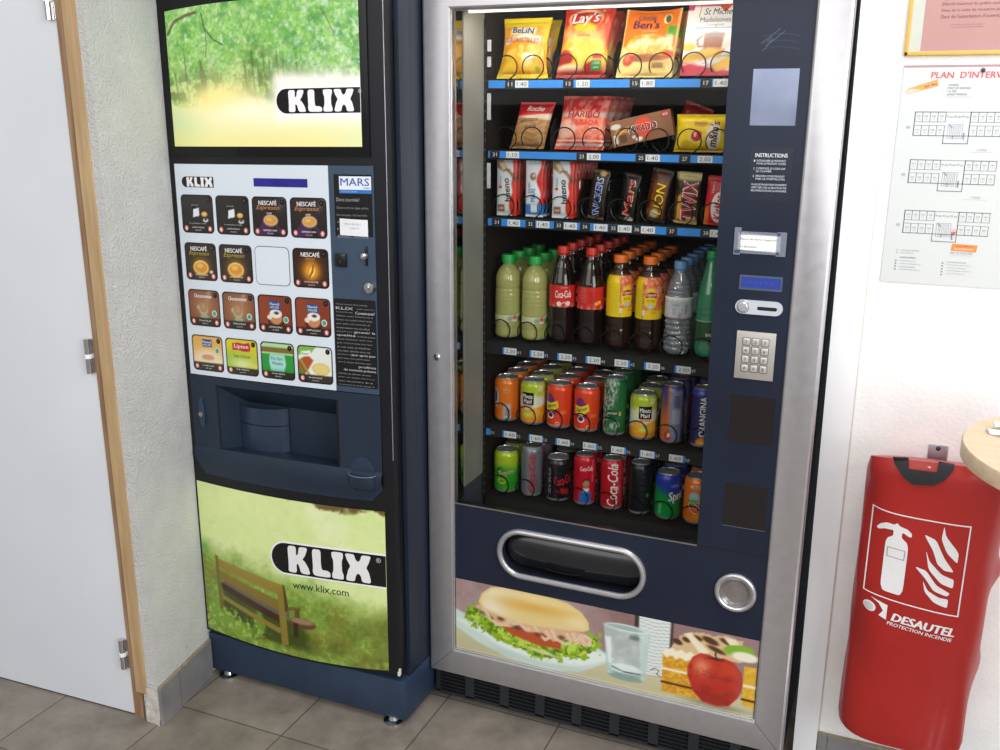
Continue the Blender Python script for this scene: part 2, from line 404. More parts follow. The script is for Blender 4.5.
P_lit = mat('print_backlit', rough=.22, attr=True, noise=.02, scale=60, emit=.14)
P_can = mat('print_can', rough=.27, metal=.12, attr=True, noise=.02, scale=6)
P_foil = mat('print_foil', rough=.34, attr=True, noise=.05, scale=90, coat=.1, spec=.35)
klix = thing('hot_drinks_machine', 'dark blue hot drinks vending machine with green forest and bench posters', 'vending machine', (-.31, .2, 0))
KP = dict(parent=klix)

mb = MB().box(KX0 + .012, -.004, -.048, .60, .135, KH).box(-.016, -.004, -.098, -.047, .135, KH).box(KX0 + .012, KX0 + .024, -.098, -.047, .135, KH).box(KX0 + .013, -.0045, -.0975, -.047, .135, .2).box(KX0 + .013, -.0045, -.0975, -.047, 1.7, KH - .001)
build('cabinet', mb, m_navyd, klix)
mb = MB().box(KX0 + .002, -.004, KY + .003, .60, .018, .128, bev=.002)
build('plinth', mb, m_navy, klix)
for fx in (-.565, -.045):
    for fy in (-.118, .55):
        build('foot', MB().lathe([(0, 0), (.026, 0), (.026, .005), (.014, .008), (.010, .0175), (0, .0175)], 20, (fx, fy, .0003)), m_chrome, klix)
# door slab: curved front, 35 mm deep
xs = np.linspace(KX0, KX1 - .006, 25); mb = MB(); yb = -.103
zb = lambda x: .140 + .0165 * (x + .60) - .019 * (1 - ((x - kc) / kh) ** 2)
F = [(x, float(ky(x)), z) for x in xs for z in (float(zb(x)), KH)]; B = [(x, yb, z) for x in xs for z in (float(zb(x)), KH)]
n = len(F); v = F + [(KX1, float(ky(KX1)) + .008, .142), (KX1, float(ky(KX1)) + .008, KH)] + B + [(KX1, yb, .142), (KX1, yb, KH)]
m = n + 2; f = []; EX = []
ZA, ZBY = .66, .850
for i in range(0, m - 2, 2):
    # the front is left open where the dispensing bay sits
    if xs[min(i // 2, 24)] > -.53 and i // 2 < 24 and xs[i // 2 + 1] < -.155:
        q = [(xs[i // 2], z) for z in (ZA, ZBY)] + [(xs[i // 2 + 1], z) for z in (ZA, ZBY)]; bI = 2 * m + len(EX); EX += [(x, float(ky(x)), z) for x, z in q]
        f += [(i, i + 2, bI + 2, bI), (bI + 1, bI + 3, i + 3, i + 1)]; front = []
    else: front = [(i, i + 2, i + 3, i + 1)]
    f += front + [(m + i + 1, m + i + 3, m + i + 2, m + i), (i + 2, i, m + i, m + i + 2), (i + 1, i + 3, m + i + 3, m + i + 1)]
f += [(1, m + 1, m, 0), (m - 2, m - 1 + m, 2 * m - 1, m - 1)] if False else [(0, 1, m + 1, m), (m - 2, 2 * m - 2, 2 * m - 1, m - 1)]
f = [q for q in f if not (len(q) == 4 and q[0] >= m and q[0] < 2 * m and min(q) >= m and max(q) < 2 * m)] ; mb.add(v + EX, f); door_k = build('door', mb, m_kside, klix, sharp=25)
build('edge_strip', MB().tube([(KX1 - .0055, float(ky(KX1 - .006)) - .0004, z) for z in (.72, 1.2, KH)], .0011, 6), mat('worn_edge', 'a9a7b4', .35, .6), door_k)
mb = MB().box(KX1 - .006, KX1 - .0005, KY - .0022, KY + .003, .147, .158).box(KX1 - .004, KX1 + .001, KY - .0005, KY + .004, .150, .166)
build('scuff', mb, mat('bare_plastic', 'e6e2dc', .6), door_k)

# glossy upper window with the lit forest poster
xs2 = lambda a, b, n: np.linspace(a, b, n)
def strip(mb, x0, x1, z0, z1, off, c='ffffff', n=16, t=None):
    X, Z = np.meshgrid(xs2(x0, x1, n), np.linspace(0, 1, 2)); 
    za = z0(X) if callable(z0) else z0; zb_ = z1(X) if callable(z1) else z1
    return mb.grid(SK(X, za + (zb_ - za) * Z, off), c)
def slab(mb, x0, x1, z0, z1, o0, o1, c='ffffff', n=16):
    """closed curved slab between offsets o0 (inside) and o1 (outside)"""
    x = xs2(x0, x1, n); loop = lambda o: np.concatenate([SK(x, np.full(n, z0), o), SK(x[::-1], np.full(n, z1), o)])
    a, b = loop(o0), loop(o1); N = 2 * n
    fr = [(N + i, N + i + 1, N + 2 * n - 2 - i, N + 2 * n - 1 - i) for i in range(n - 1)]
    sd_ = [(i, (i + 1) % N, N + (i + 1) % N, N + i) for i in range(N)]
    return mb.add(np.concatenate([a, b]), fr + sd_, c)
tp = build('poster_window', slab(MB(), -.606, -.058, 1.407, KH - .006, .0002, .0042), m_gloss, klix)

def klix_badge(mb, S, x0, x1, zc, h, off=.0006, outline='ffffff', reg=True, kwf=1.13):
    """black tab, round on the left, running out at x1, with the four fat white letters"""
    def tab(g):
        r = h / 2 + g; a = np.linspace(PI / 2, 3 * PI / 2, 14)
        return [(x1, zc + r)] + [(x0 + h / 2 + r * math.cos(t), zc + r * math.sin(t)) for t in a] + [(x1, zc - r)]
    if outline: mb.poly(S, tab(h * .055), off, outline, sub=0 if x1 - x0 < .1 else 2)
    mb.poly(S, tab(0), off + .0004, '0d0c0e', sub=0 if x1 - x0 < .1 else 2)
    W = x1 - x0; k = h; lx = x0 + h * .60; z0 = zc - h * .44; kw_ = k * kwf
    def soft(p):
        for _ in range(2):
            p = [((1 - t) * a[0] + t * b[0], (1 - t) * a[1] + t * b[1]) for a, b in zip(p, p[1:] + p[:1]) for t in (.17, .83)]
        return p
    T = lambda pts, dx: [(lx + (p[0] + dx) * kw_, z0 + p[1] * k) for p in pts]
    K_ = [(0, .88), (.02, .3), (.0, 0), (.30, 0), (.29, .30), (.36, .30), (.44, 0), (.76, 0), (.70, .22), (.58, .42), (.50, .47), (.60, .60), (.70, .88), (.40, .88), (.36, .62), (.29, .58), (.30, .88)]
    L_ = [(0, .88), (.02, .3), (0, .12), (.06, 0), (.60, 0), (.60, .16), (.50, .22), (.31, .22), (.29, .5), (.30, .88)]
    I_ = [(.0, .88), (.0, .72), (.05, .6), (.05, .28), (0, .15), (0, 0), (.38, 0), (.38, .15), (.33, .28), (.33, .6), (.38, .72), (.38, .88)]
    X_ = [(0, .88), (.06, .68), (.17, .48), (.10, .36), (0, 0), (.30, 0), (.34, .2), (.42, .28), (.50, .2), (.54, 0), (.84, 0), (.76, .36), (.68, .48), (.78, .68), (.84, .88), (.54, .88), (.50, .72), (.42, .64), (.34, .72), (.30, .88)]
    for P, dx in ((K_, 0), (L_, .84), (I_, 1.50), (X_, 1.94)): mb.poly(S, T(soft(P), dx), off + .0008, 'f4f1f2')
    if reg: mb.text(S, '®', lx + 3.02 * kw_ , zc + h * .34, h * .16, c='d8d4d8', off=off + .0008)

def forest():
    c = canvas(-.590, -.080, 1.4285, 1.742, 230, 150, '8fca5c'); X, Y = c.X, c.Y; sh = X.shape
    v = (Y - 1.4285) / .31; u = (X + .59) / .51
    n1, n2, n3 = c.n(6, 1, 6), c.n(24, 9, 5), c.n(12, 17, 5)
    c.bl(ss(.35, .7, n1) * .8, 'b9dd92'); c.bl(ss(.42, .75, n2) * .7, '69a94c'); c.bl(ss(.48, .8, n3) * .7, '4b8f42'); c.bl(ss(.5, .8, c.n(34, 31, 4)) * .8, 'd5ebb8')
    c.bl(ss(.48, .72, c.n(9, 41, 5)) * ss(.5, .95, u) * ss(.5, .45, v) * .75, '2f5d33'); c.bl(ss(.5, .75, c.n(16, 43, 5)) * ss(.5, .7, u) * .5, '3f7f4c'); c.bl(ss(.5, .74, c.n(30, 51, 4)) * ss(.45, .8, u) * .7, 'cfe6d2')
    c.bl(ss(.3, .7, c.n(8, 57, 4)) * ss(.75, .2, u) * ss(.8, .45, v) * .8, 'dfe0a2'); c.bl(ss(.45, .75, c.n(5, 67, 3)) * .35, 'dff0c0'); c.bl(ss(.4, .8, c.n(44, 61, 3)) * .45, '86c062'); c.bl(ss(.45, .75, c.n(50, 65, 2)) * .35, '4d8a48')
    c.bl(ss(.42, .66, c.n(17, 93, 5)) * np.exp(-(((u - .5) / .11) ** 2 + ((v - .52) / .17) ** 2)) * .7, '4d5f2e'); c.bl(ss(.45, .66, c.n(19, 97, 5)) * np.exp(-(((u - .16) / .08) ** 2 + ((v - .5) / .16) ** 2)) * .55, '566a38')
    rn = random.Random(3)
    band = ss(.30, .36, v) * (1 - ss(.42, .62, v)); c.bl(band * ss(.45, .6, c.n(16, 71, 4)) * .8, '4e6a33')
    for x, w, top in [(.10, .006, .72), (.19, .016, .62), (.205, .012, .55), (.26, .005, .5), (.30, .007, .52), (.43, .008, .6), (.47, .009, .66), (.50, .006, .6), (.53, .006, .64), (.56, .005, .6), (.60, .008, .66), (.63, .006, .6), (.70, .006, .58), (.04, .008, .55)]:
        xx = -.59 + .51 * x; c.line([(xx + .004, 1.4285 + .31 * .33), (xx, 1.4285 + .31 * .45), (xx - .003, 1.4285 + .31 * top)], w * .5, '5a5838', .005, .62)
    c.line([(-.585, 1.69), (-.565, 1.715), (-.53, 1.725), (-.50, 1.728)], .007, '5d5236', .003, .8)
    c.line([(-.485, 1.725), (-.478, 1.69), (-.455, 1.665), (-.43, 1.652)], .0028, '3b3a25', .002, .9)
    c.line([(-.478, 1.69), (-.475, 1.655), (-.48, 1.63)], .002, '4b4a35', .002, .8)
    c.line([(-.17, 1.72), (-.15, 1.69), (-.14, 1.67)], .0022, '4b5a35', .002, .8)
    g = (1 - ss(.26, .36, v + (c.n(9, 81, 3) - .5) * .14)); c.bl(g, 'f4efb4')
    c.bl(g * ss(.3, .0, u) * .9, 'cfe0a8'); c.bl(g * (1 - ss(.0, .2, v)) * .55, 'f2e58e'); c.bl(g * ss(.75, 1, u) * .5, 'dfeac0')
    glow = np.exp(-(((u - .30) / .22) ** 2 + ((v - .36) / .13) ** 2)); c.bl(glow * .95, 'fff0a0'); c.bl(np.exp(-(((u - .27) / .14) ** 2 + ((v - .33) / .07) ** 2)), 'ffe98a')
    c.bl(np.exp(-(((u - .45) / .25) ** 2 + ((v - .26) / .10) ** 2)) * .8, 'fffbe0')
    c.bl(np.exp(-np.maximum(0, np.hypot(np.maximum(0, .60 - u), np.maximum(0, abs(v - .345) - .115) * .6) / .04) ** 2) * .95, 'fff6f0')
    return c
c = forest(); mb = MB()
top = lambda x: 1.729 + .013 * (1 - ((x + .335) / .255) ** 2)
Zs = 1.4285 + (c.Y - 1.4285) / (1.742 - 1.4285) * (top(c.X) - 1.4285)
mb.grid(SK(c.X + .004 * (c.X + .59) / .51, Zs, .0046), c.img)
klix_badge(mb, SK, -.2900, -.0767, 1.5265, .053, .0050, outline='fffafc')
build('forest_poster', mb, P_lit, tp)

# drink selection panel
sel = build('selection_panel', slab(MB(), -.599, -.1655, .8690, 1.3880, .0002, .0030), mat('panel_white', 'dfe8f2', .3, noise=.01, scale=5), klix)
mb = MB(); SP = lambda u, v, off: SK(u, v, off + .0031)
klix_badge(mb, SP, -.5785, -.4825, 1.3465, .0250, .0001, outline=None, reg=False)
build('brand_plate', mb, P_gloss, sel)
build('display', MB().rect(SP, -.3665, -.2195, 1.3390, 1.3580, 'ffffff', .0004, 2), mat('blue_display', '2a2384', .2, noise=.06, emit=.25), sel)

BW, BH = .097, .0915
def button(i, j):
    cx = -.538 + .1057 * i; cz = 1.2710 - .1147 * j
    S = lambda u, v, off: SK(cx + np.asarray(u), cz + np.asarray(v), off + .0033)
    mb = MB(); X, Y = np.meshgrid(np.linspace(-BW / 2, BW / 2, 45), np.linspace(-BH / 2, BH / 2, 43)); c = Cv(X * 1000, Y * 1000, '1c1714')
    kind = [['bag', 'bag', 'esp', 'esp'], ['gold', 'gold', 'none', 'bean'], ['choc', 'choc', 'max', 'max'], ['cream', 'lemon', 'mint', 'soup']][j][i]
    v = (c.Y + 46) / 92
    if kind == 'none':
        mb.poly(S, rr2(-BW / 2, BW / 2, -BH / 2, BH / 2, .013), .0002, '20242a'); mb.poly(S, rr2(-BW / 2 + .0014, BW / 2 - .0014, -BH / 2 + .0014, BH / 2 - .0014, .012), .0006, 'e3eaf3')
        return build('selection_button', mb, P_gloss, sel)
    if kind == 'bag':
        c.bl(ss(-.2, 1, v) * .5, '48443f' if i == 0 else '34302b'); c.poly([(-19, -8), (-14, 20), (8, 14), (6, -6)], '0e0d0c'); c.poly([(-14, -8), (-12, 11), (5, 15), (6, -4)], 'e9eef4'); c.ell(21, 0, 9, 6, 'd9a545'); c.ell(21, 1, 6, 3.5, 'efc36a'); c.ell(24, -14, 8, 5, 'cfd3d8'); c.ell(24, -12, 4, 3, '2c2620')
    if kind in ('esp', 'gold'):
        c.bl(ss(-.3, 1.1, v) * .35, '5a4a44')
        if kind == 'esp':
            c.poly([(-46, -46), (-40, -36), (-8, 2), (8, -30), (4, -46)], '4c2350', 6); c.poly([(10, -10), (40, -38), (46, -46), (30, -46)], '4a2a4c', 6); c.bl(np.exp(-((c.X - 24 - (c.Y - 5) * .4) / 7) ** 2) * ss(0, 40, c.Y) * .35, 'cfc4c8')
            c.ell(2, -9, 21, 14, '8b6a55'); c.ell(2, -8, 19, 12, 'e8c79a'); c.ell(2, -8, 17, 10, 'd59a4b'); c.ell(-2, -6, 8, 4, 'e8b866')
        else:
            c.bl(np.exp(-((c.X / 26) ** 2 + ((c.Y + 14) / 24) ** 2)) * .9, 'c48a1e'); c.ell(-1, -15, 24, 18, 'e3b04a'); c.ell(-1, -13, 22, 15, 'f5d98c'); c.ell(-1, -14, 20, 13, 'd9952f'); c.ell(-4, -10, 10, 6, 'efb95c')
            if i == 0: c.ell(30, -24, 5, 4, 'd9cfc0')
    if kind == 'bean':
        c.bl(.5, '3a1d0c'); c.bl(np.exp(-(((c.X) / 26) ** 2 + ((c.Y + 4) / 26) ** 2)), 'd97a10'); c.bl(np.exp(-(((c.X - 2) / 17) ** 2 + ((c.Y + 8) / 17) ** 2)), 'ffc23a'); c.ell(3, -8, 11, 17, 'd9861a', 2, 1, -.35); c.ell(3, -8, 8, 13, 'ffd66a', 2, 1, -.35); c.line([(-4, -20), (4, -8), (7, 6)], 5, '9c5410', 3)
    if kind == 'choc':
        c.bl(.9, '8a5233'); c.bl(np.exp(-((c.X / 34) ** 2 + ((c.Y - 4) / 34) ** 2)) * .8, 'c08a5e'); c.bl(np.exp(-((c.X - 5 - c.Y * .3) / 6) ** 2) * ss(5, 40, c.Y) * .4, 'e8d2b8'); c.ell(-1, -20, 17, 8, '6d7a5c'); c.ell(-1, -21, 13, 5, '9aa58b'); c.ell(-3, -2, 14, 18, 'b9a27f'); c.ell(-17, 1, 6, 6, 'b0a88c'); c.ell(-3, 3, 11, 13, '8a6a48'); c.ell(-3, 3, 9, 11, 'b98c5e')
    if kind == 'max':
        c.bl(.95, '8b3a1e'); c.poly([(-46, 46), (-20, 46), (10, -46), (-46, -46)], '9c4c2c', 20, .5); c.ell(2, -14, 24, 17, '2d120b'); c.ell(2, -13, 22, 15, '6b2714'); c.ell(2, -8, 18, 17, 'c98a5c'); c.ell(2, 1, 17, 10, 'efe6e0'); c.ell(-16, -8, 7, 6, 'e8dccf'); c.ell(4, 3, 7, 3.6, '3a2015'); c.poly([(-14, 10), (-17, 32), (16, 30), (16, 10)], '27508f')
        c.ell(2, 1, 17, 10, 'efe6e0'); c.ell(4, 3, 7, 3.4, '3a2015')
    if kind == 'cream':
        c.bl(.98, 'e8b35c'); c.bl(ss(.8, .2, v), 'f2dcb0'); c.bl(np.exp(-((c.X / 30) ** 2 + ((c.Y + 12) / 18) ** 2)), 'f4e4cd'); c.ell(0, -12, 22, 9, 'e6cfae'); c.ell(0, -10, 19, 7, 'cf9f72'); c.poly([(-15, 16), (-15, 36), (15, 36), (15, 16)], '2e4f86')
    if kind == 'lemon':
        c.bl(1 + 0 * v, 'dccb2f'); c.bl(ss(.9, .4, v) * (.5 + .5 * ss(-46, 46, -c.X)), '9ac23a'); c.bl(np.exp(-((c.X / 34) ** 2 + ((c.Y + 18) / 16) ** 2)) * .8, 'e9f0b8'); c.bl(ss(.4, .2, v) * ss(0, 40, c.X) * .8, 'e9dc6a')
        c.poly([(-27, 16), (-27, 33), (-10, 36), (8, 34), (24, 38), (27, 30), (26, 16), (6, 14), (-10, 17)], 'c3281f')
    if kind == 'mint':
        c.bl(1 + 0 * v, '2f9a3c'); c.rect(-50, 50, 16, 50, 'b6dca4'); c.rect(-50, 50, 20, 33, '7f6a2e'); c.poly([(-22, 16), (20, 16), (24, -6), (18, -26), (-20, -26), (-25, -4)], 'a9dfd6', 5); c.bl(ss(.35, .1, v) * .6, '1f6e2c')
    if kind == 'soup':
        c.bl(1 + 0 * v, 'e9ece2'); c.poly([(-50, 50), (10, 50), (-10, 28), (-50, 20)], '7fb84a', 6); c.poly([(-50, 5), (-20, 24), (-4, 10), (-24, -20), (-50, -40)], 'b2522a', 6); c.poly([(-50, -10), (-40, -8), (-16, -46), (-50, -46)], '5e8a30', 5); c.line([(-40, 10), (-14, -30)], 5, '7fa83e', 2); c.ell(16, -16, 28, 22, 'f3f1e6'); c.ell(16, -10, 25, 15, 'd8bf62'); c.ell(16, -10, 22, 12.5, 'e6d184'); c.poly([(-38, 30), (-12, 34), (-12, 20), (-38, 18)], 'f4f4ee', 2)
    band = {'cream': -24, 'lemon': -27, 'mint': -27}.get(kind, -25)
    c.bl((1 - ss(band - 2, band + 2, c.Y)) * (0 if kind in ('esp', 'gold', 'bean', 'bag') else .92), '2a2119')
    d = c.sd(rr2(-48.5, 48.5, -45.75, 45.75, 10, 6)); c.bl(ss(-3.2, -1.6, d), '17120f')
    # keep only the rounded field: squeeze border vertices onto the rounded outline
    Xr, Yr = X.copy(), Y.copy(); r = .0115; ax, ay = np.abs(X) - (BW / 2 - r), np.abs(Y) - (BH / 2 - r); msk = (ax > 0) & (ay > 0)
    L = np.hypot(ax, ay) + 1e-9; mxx = np.maximum(ax, ay); k = np.where(msk, mxx / L, 1)
    Xr = np.where(msk, np.sign(X) * (BW / 2 - r + ax * k), X); Yr = np.where(msk, np.sign(Y) * (BH / 2 - r + ay * k), Y)
    mb.grid(S(Xr, Yr, .0002), c.img)
    red = kind not in ('none',)
    for sx in ((-1, 1) if kind not in ('lemon', 'mint', 'soup') else (-1,)):
        mb.ell(S, sx * .036, -.0345, .0062, .0068, 'c86a63', .0006, 14); mb.ell(S, sx * .036, -.0345, .0032, .0045, 'f3d8d4', .0009, 10)
    mb.ell(S, .036, .034, .0062, .0068, '08070a', .0006, 14); mb.text(S, str(9 - (i + j) % 8), .0355, .0345, .0045, c='8d8a90', off=.0009)
    T = lambda t, x, y, h, w=None, cc='f2f0f2', b=.02, sh_=0., rot=0.: mb.text(S, t, x, y, h, w, cc, b, sh_, rot, .0007)
    if kind in ('esp', 'gold', 'bean'):
        T('NESCAFÉ', -.004 if kind != 'bean' else 0, .0325, .0125, .050, b=.045)
    if kind == 'esp': T('Espresso', -.004, .0195, .0125, .064, 'c98a5e', .02, .35); T('noir', .0, .008, .005, .014)
    if kind == 'gold': T('Espresso', -.004, .019, .0125, .062, 'b8a13a', .02, .35)
    if kind == 'bean': T('SPECIAL', 0, .021, .0055, .026, 'd99a3a'); T('FILTRE', 0, .0135, .004, .02, 'd99a3a')
    if kind == 'choc': T('Chocomoment', -.002, .030, .0095, .054, b=.04)
    if kind in ('max', 'cream'): T('Maxwell', 0, .0245 if kind == 'max' else .029, .006, .026); T('HOUSE', 0, .0165 if kind == 'max' else .0215, .0055, .024)
    if kind in ('max', 'choc', 'cream'): mb.ell(S, .0305, -.012 if kind != 'cream' else .009, .0078, .0083, 'cfe3da', .0006, 16); mb.ell(S, .0305, -.012 if kind != 'cream' else .009, .0055, .006, '4fa08a', .0008, 14); T('✓' if False else 'v', .0305, -.012 if kind != 'cream' else .009, .005, .005, 'eef4f0', .03)
    if kind == 'lemon': T('Lipton', 0, .0255, .0125, .042, b=.03); T('THÉ CITRON', 0, .002, .0085, .05, '46521e', 0.)
    if kind == 'mint': T('Thé Vert', -.002, .006, .008, .034, '57707c', 0, .2); T('Menthe', -.001, -.006, .0075, .03, '57707c', 0, .2)
    if kind == 'soup': T('Knorr', -.0255, .0255, .0065, .02, '4a8a4a', .03)
    if kind == 'bag': T('MA PAUSE', -.006, .021, .003, .02, 'b9b6b0'); T('la machine à café', 0, -.022, .003, .05, 'c9c6c0')
    T({'bag': 'CAFÉ MOULU', 'esp': 'ESPRESSO NOIR', 'gold': 'ESPRESSO DORÉ', 'bean': 'CAFÉ FILTRE', 'choc': 'CHOCOLAT', 'max': 'CAPPUCCINO', 'cream': 'CAFÉ LAIT', 'lemon': 'THÉ CITRON', 'mint': 'THÉ VERT MENTHE', 'soup': 'VELOUTÉ LÉGUMES'}[kind], 0, -.0315, .0038, .038)
    T('sans sucre' if (i % 2 == 0) else 'sucré', 0, -.0385, .003, .018, 'c9c6c4')
    return build('selection_button', mb, P_gloss, sel)
for j in range(4):
    for i in range(4): button(i, j)

# payment column
pay = build('payment_panel', slab(MB(), -.1650, -.052, .8690, 1.3880, .0002, .0026), mat('slate_blue', '3b4d62', .38, noise=.02), klix)
SQ = lambda u, v, off: SK(u, np.asarray(v, float) - .0083, off + .0028)
def para(mb, S, lines, x, y, h, w, dy, c, ragged=.12, seed=1, bold=.01, align='L'):
    r = random.Random(seed)
    for i, t in enumerate(lines):
        if t: mb.text(S, t, x, y - i * dy, h, w * (1 - r.random() * ragged), c, bold, align=align)
mb = MB(); mb.rect(SQ, -.1515, -.0560, 1.2415, 1.3775, '0d0d0f', .0003, 2)
para(mb, SQ, ['Dure journée?'], -.146, 1.3215, .0105, .058, .012, 'a9a9a9', 0)
para(mb, SQ, ['Dans notre vie type active,', 'faire une pause, c’est important.', 'Alors faites vous plaisir, prenez', 'le temps', 'avec nous'], -.146, 1.304, .0065, .082, .0158, '8f8f90', .08)
build('notice_plate', mb, P_gloss, pay)
mb = MB(); mb.rect(SQ, -.1372, -.0570, 1.3365, 1.3735, 'eef2f8', .0012, 1); mb.rect(SQ, -.1372, -.0570, 1.3365, 1.3445, '2f78c8', .0015, 1)
mb.text(SQ, 'MARS', -.0975, 1.3613, .0165, .072, '2c5fb4', .02, off=.0017); mb.text(SQ, 'drinks', -.068, 1.3487, .004, .016, '666a70', .01, off=.0017)
mb.text(SQ, '0 810 00 00 00', -.112, 1.3405, .0036, .04, 'a9cdf0', .01, off=.0019)
build('service_sticker', mb, P_gloss, pay)
mb = MB(); X, Z = np.meshgrid(np.linspace(-.1385, -.0675, 9), np.linspace(1.2430, 1.2800, 6)); mb.grid(SQ(X, Z + (X + .1) * -.03, .002 + .002 * np.sin((X + .1385) / .071 * PI) * (Z - 1.243) / .037), 'f1f2f4')
for r_, (t, y) in enumerate((('Merci de faire', 1.270), ('l’appoint', 1.2605))): mb.text(SQ, t, -.104 + .004 * r_, y, .0055, .042 - .018 * r_, 'b9c2d4', 0, .3, off=.0046)
build('handwritten_note', mb, P_mat, pay)
mb = MB(); mb.box(-.1530, -.1245, KY - .0130, KY - .002, 1.1715, 1.2015, '141519', .0015); mb.box(-.1405, -.1370, KY - .0134, KY - .012, 1.180, 1.188, '34363c')
build('card_reader', mb, P_gloss, pay)
mb = MB(); mb.lathe([(0, 0), (.0085, 0), (.007, .006), (0, .009)], 20, (-.077, KY - .0085, 1.1995), axis='y')
build('coin_slot', MB().box(-.0752, -.0712, KY - .0095, KY - .0015, 1.178, 1.222, '0c0c0e', .001), P_gloss, pay)
build('coin_button', mb, m_chrome, pay)
build('return_knob', MB().lathe([(0, 0), (.0145, 0), (.0145, .004), (.012, .011), (.0, .013)], 28, (-.0665, KY - .003, 1.1285), axis='y').box(-.068, -.065, KY - .0185, KY - .013, 1.118, 1.139), m_chrome, pay)
mb = MB(); mb.rrect(SQ, -.1635, -.0545, .890, 1.0985, .005, '121215', .0003)
r = random.Random(5); W_ = 'vous pause avec plaisir moment goût chaud boisson tasse savoir faire sélection pour chaque jour saveur de la une et arôme machine équipe qualité'.split()
y = 1.0855
for i in range(22):
    big = {1: 'KLIX   ' , 2: 'Comment? ', 7: 'garantir la', 8: 'qualité  ', 13: 'jour après jour', 16: 'profitez', 17: 'du moment présent'}.get(i)
    t = ' '.join(r.choice(W_) for _ in range(5))[:32]
    if i == 0: t = 'A tout moment de la journée,'
    if big and i in (16, 17): mb.text(SQ, big, -.0575, y, .007, .045 + .04 * (i == 17), 'c4c4c6', .03, align='R')
    elif big:
        left = i in (1, 8); mb.text(SQ, big.strip(), -.158 if left else -.0575, y, .0066, .03 + .0022 * len(big), 'c4c4c6', .03, align='L' if left else 'R')
        mb.text(SQ, t[:18], -.0575 if left else -.158, y, .0042, .045, '909094', 0, align='R' if left else 'L')
    else: mb.text(SQ, t, -.158, y, .0044 if i < 17 else .0036, .097 * (1 - .15 * r.random()), '97979b', 0, align='L')
    y -= .0091
build('information_plate', mb, P_gloss, pay)

# dispensing bay
x0, x1, z0, z1 = -.6035, -.0495, .6045, .8665
mb = MB(); O = .0022; IX0, IX1, IZ0, IZ1 = -.523, -.163, .676, .846
zbot = lambda x: z0 - .010 * (1 - ((x - kc) / kh) ** 2)
def cell(xa, xb, za, zb_, n=12):
    X = np.linspace(xa, xb, n); A = np.array([za(t) if callable(za) else za for t in X]); B_ = np.full(n, zb_) if not callable(zb_) else np.array([zb_(t) for t in X])
    mb.grid(np.stack([SK(X, A, O), SK(X, B_, O)]), 'ffffff')
cell(x0, x1, IZ1, z1); cell(x0, IX0, IZ0, IZ1, 4); cell(IX1, x1, IZ0, IZ1, 5); 
# bottom lip bulges forward a little
X = np.linspace(x0, x1, 20); rows = []
for t in np.linspace(0, 1, 7):
    cut = np.where(X < x0 + .03, (1 - ((X - x0) / .03)) ** 2 * .03, 0) + np.where(X > x1 - .03, ((X - x1 + .03) / .03) ** 2 * .03, 0)
    lo = np.array([zbot(a) for a in X]) + cut
    rows.append(SK(X, IZ0 + (lo - IZ0) * t, O + .007 * math.sin(PI * min(1, t * 1.2)) ** .7))
mb.grid(np.array(rows), 'ffffff')
# recess: inner loop behind
bx0, bx1, bz0, bz1, by = -.485, -.205, .668, .788, -.062
fr = [(IX0, IZ0), (IX1, IZ0), (IX1, IZ1), (IX0, IZ1)]; bk = [(bx0, bz0), (bx1, bz0), (bx1, bz1), (bx0, bz1)]
nseg = 10; FL, BL = [], []
for k in range(4):
    for t in np.arange(nseg) / nseg:
        a, b_ = np.array(fr[k]), np.array(fr[(k + 1) % 4]); p = a + (b_ - a) * t; FL.append(SK(p[0], p[1], O))
        a, b_ = np.array(bk[k]), np.array(bk[(k + 1) % 4]); p = a + (b_ - a) * t; BL.append(np.array([p[0], by, p[1]]))
N = len(FL); mb.add(np.array(FL + BL), [(i, (i + 1) % N, N + (i + 1) % N, N + i) for i in range(N)] + [tuple(range(N, 2 * N))], 'ffffff')
bay = build('dispensing_bay', mb, m_kpl, klix, sharp=28)
# rounded cup chute at the back of the bay
mb = MB(); a = np.linspace(-1.25, 1.25, 14); cxx = -.437
for za, zb_, rr in ((.6705, .740, .088), (.742, .786, .0885)):
    P = np.array([[(cxx + .082 * math.sin(t), -.050 - rr * .55 * math.cos(t), z) for t in a] for z in (za, zb_)]); mb.grid(P, 'ffffff')
build('cup_chute', mb, mat('chute_plastic', '2c3a4e', .35, noise=.02), bay)
mb = MB(); P = []
for i in range(13):
    t = i / 12 * 2 - 1; P.append([(-.57 + s_ * .0125 * math.sqrt(max(0, 1 - t ** 4)), 0, .768 + t * .041) for s_ in (-1, 1)])
pts = [(p[0][0], p[0][2]) for p in P] + [(p[1][0], p[1][2]) for p in P[::-1]]
for o in (.0025, .0065): mb.poly(SK, [(-.57 + (a_ + .57) * (1 if o < .003 else .72), .768 + (b_ - .768) * (1 if o < .003 else .88)) for a_, b_ in pts], o, 'ffffff')
lp = build('lock_plate', mb, mat('lock_blue', '2c405c', .35), bay)
build('key_lock', MB().lathe([(0, 0), (.0065, 0), (.0065, .003), (.004, .004), (0, .004)], 20, (-.572, float(ky(-.572)) - .0095 + .003, .7655), axis='y'), mat('brass', 'cbb9a0', .25, 1.), lp)
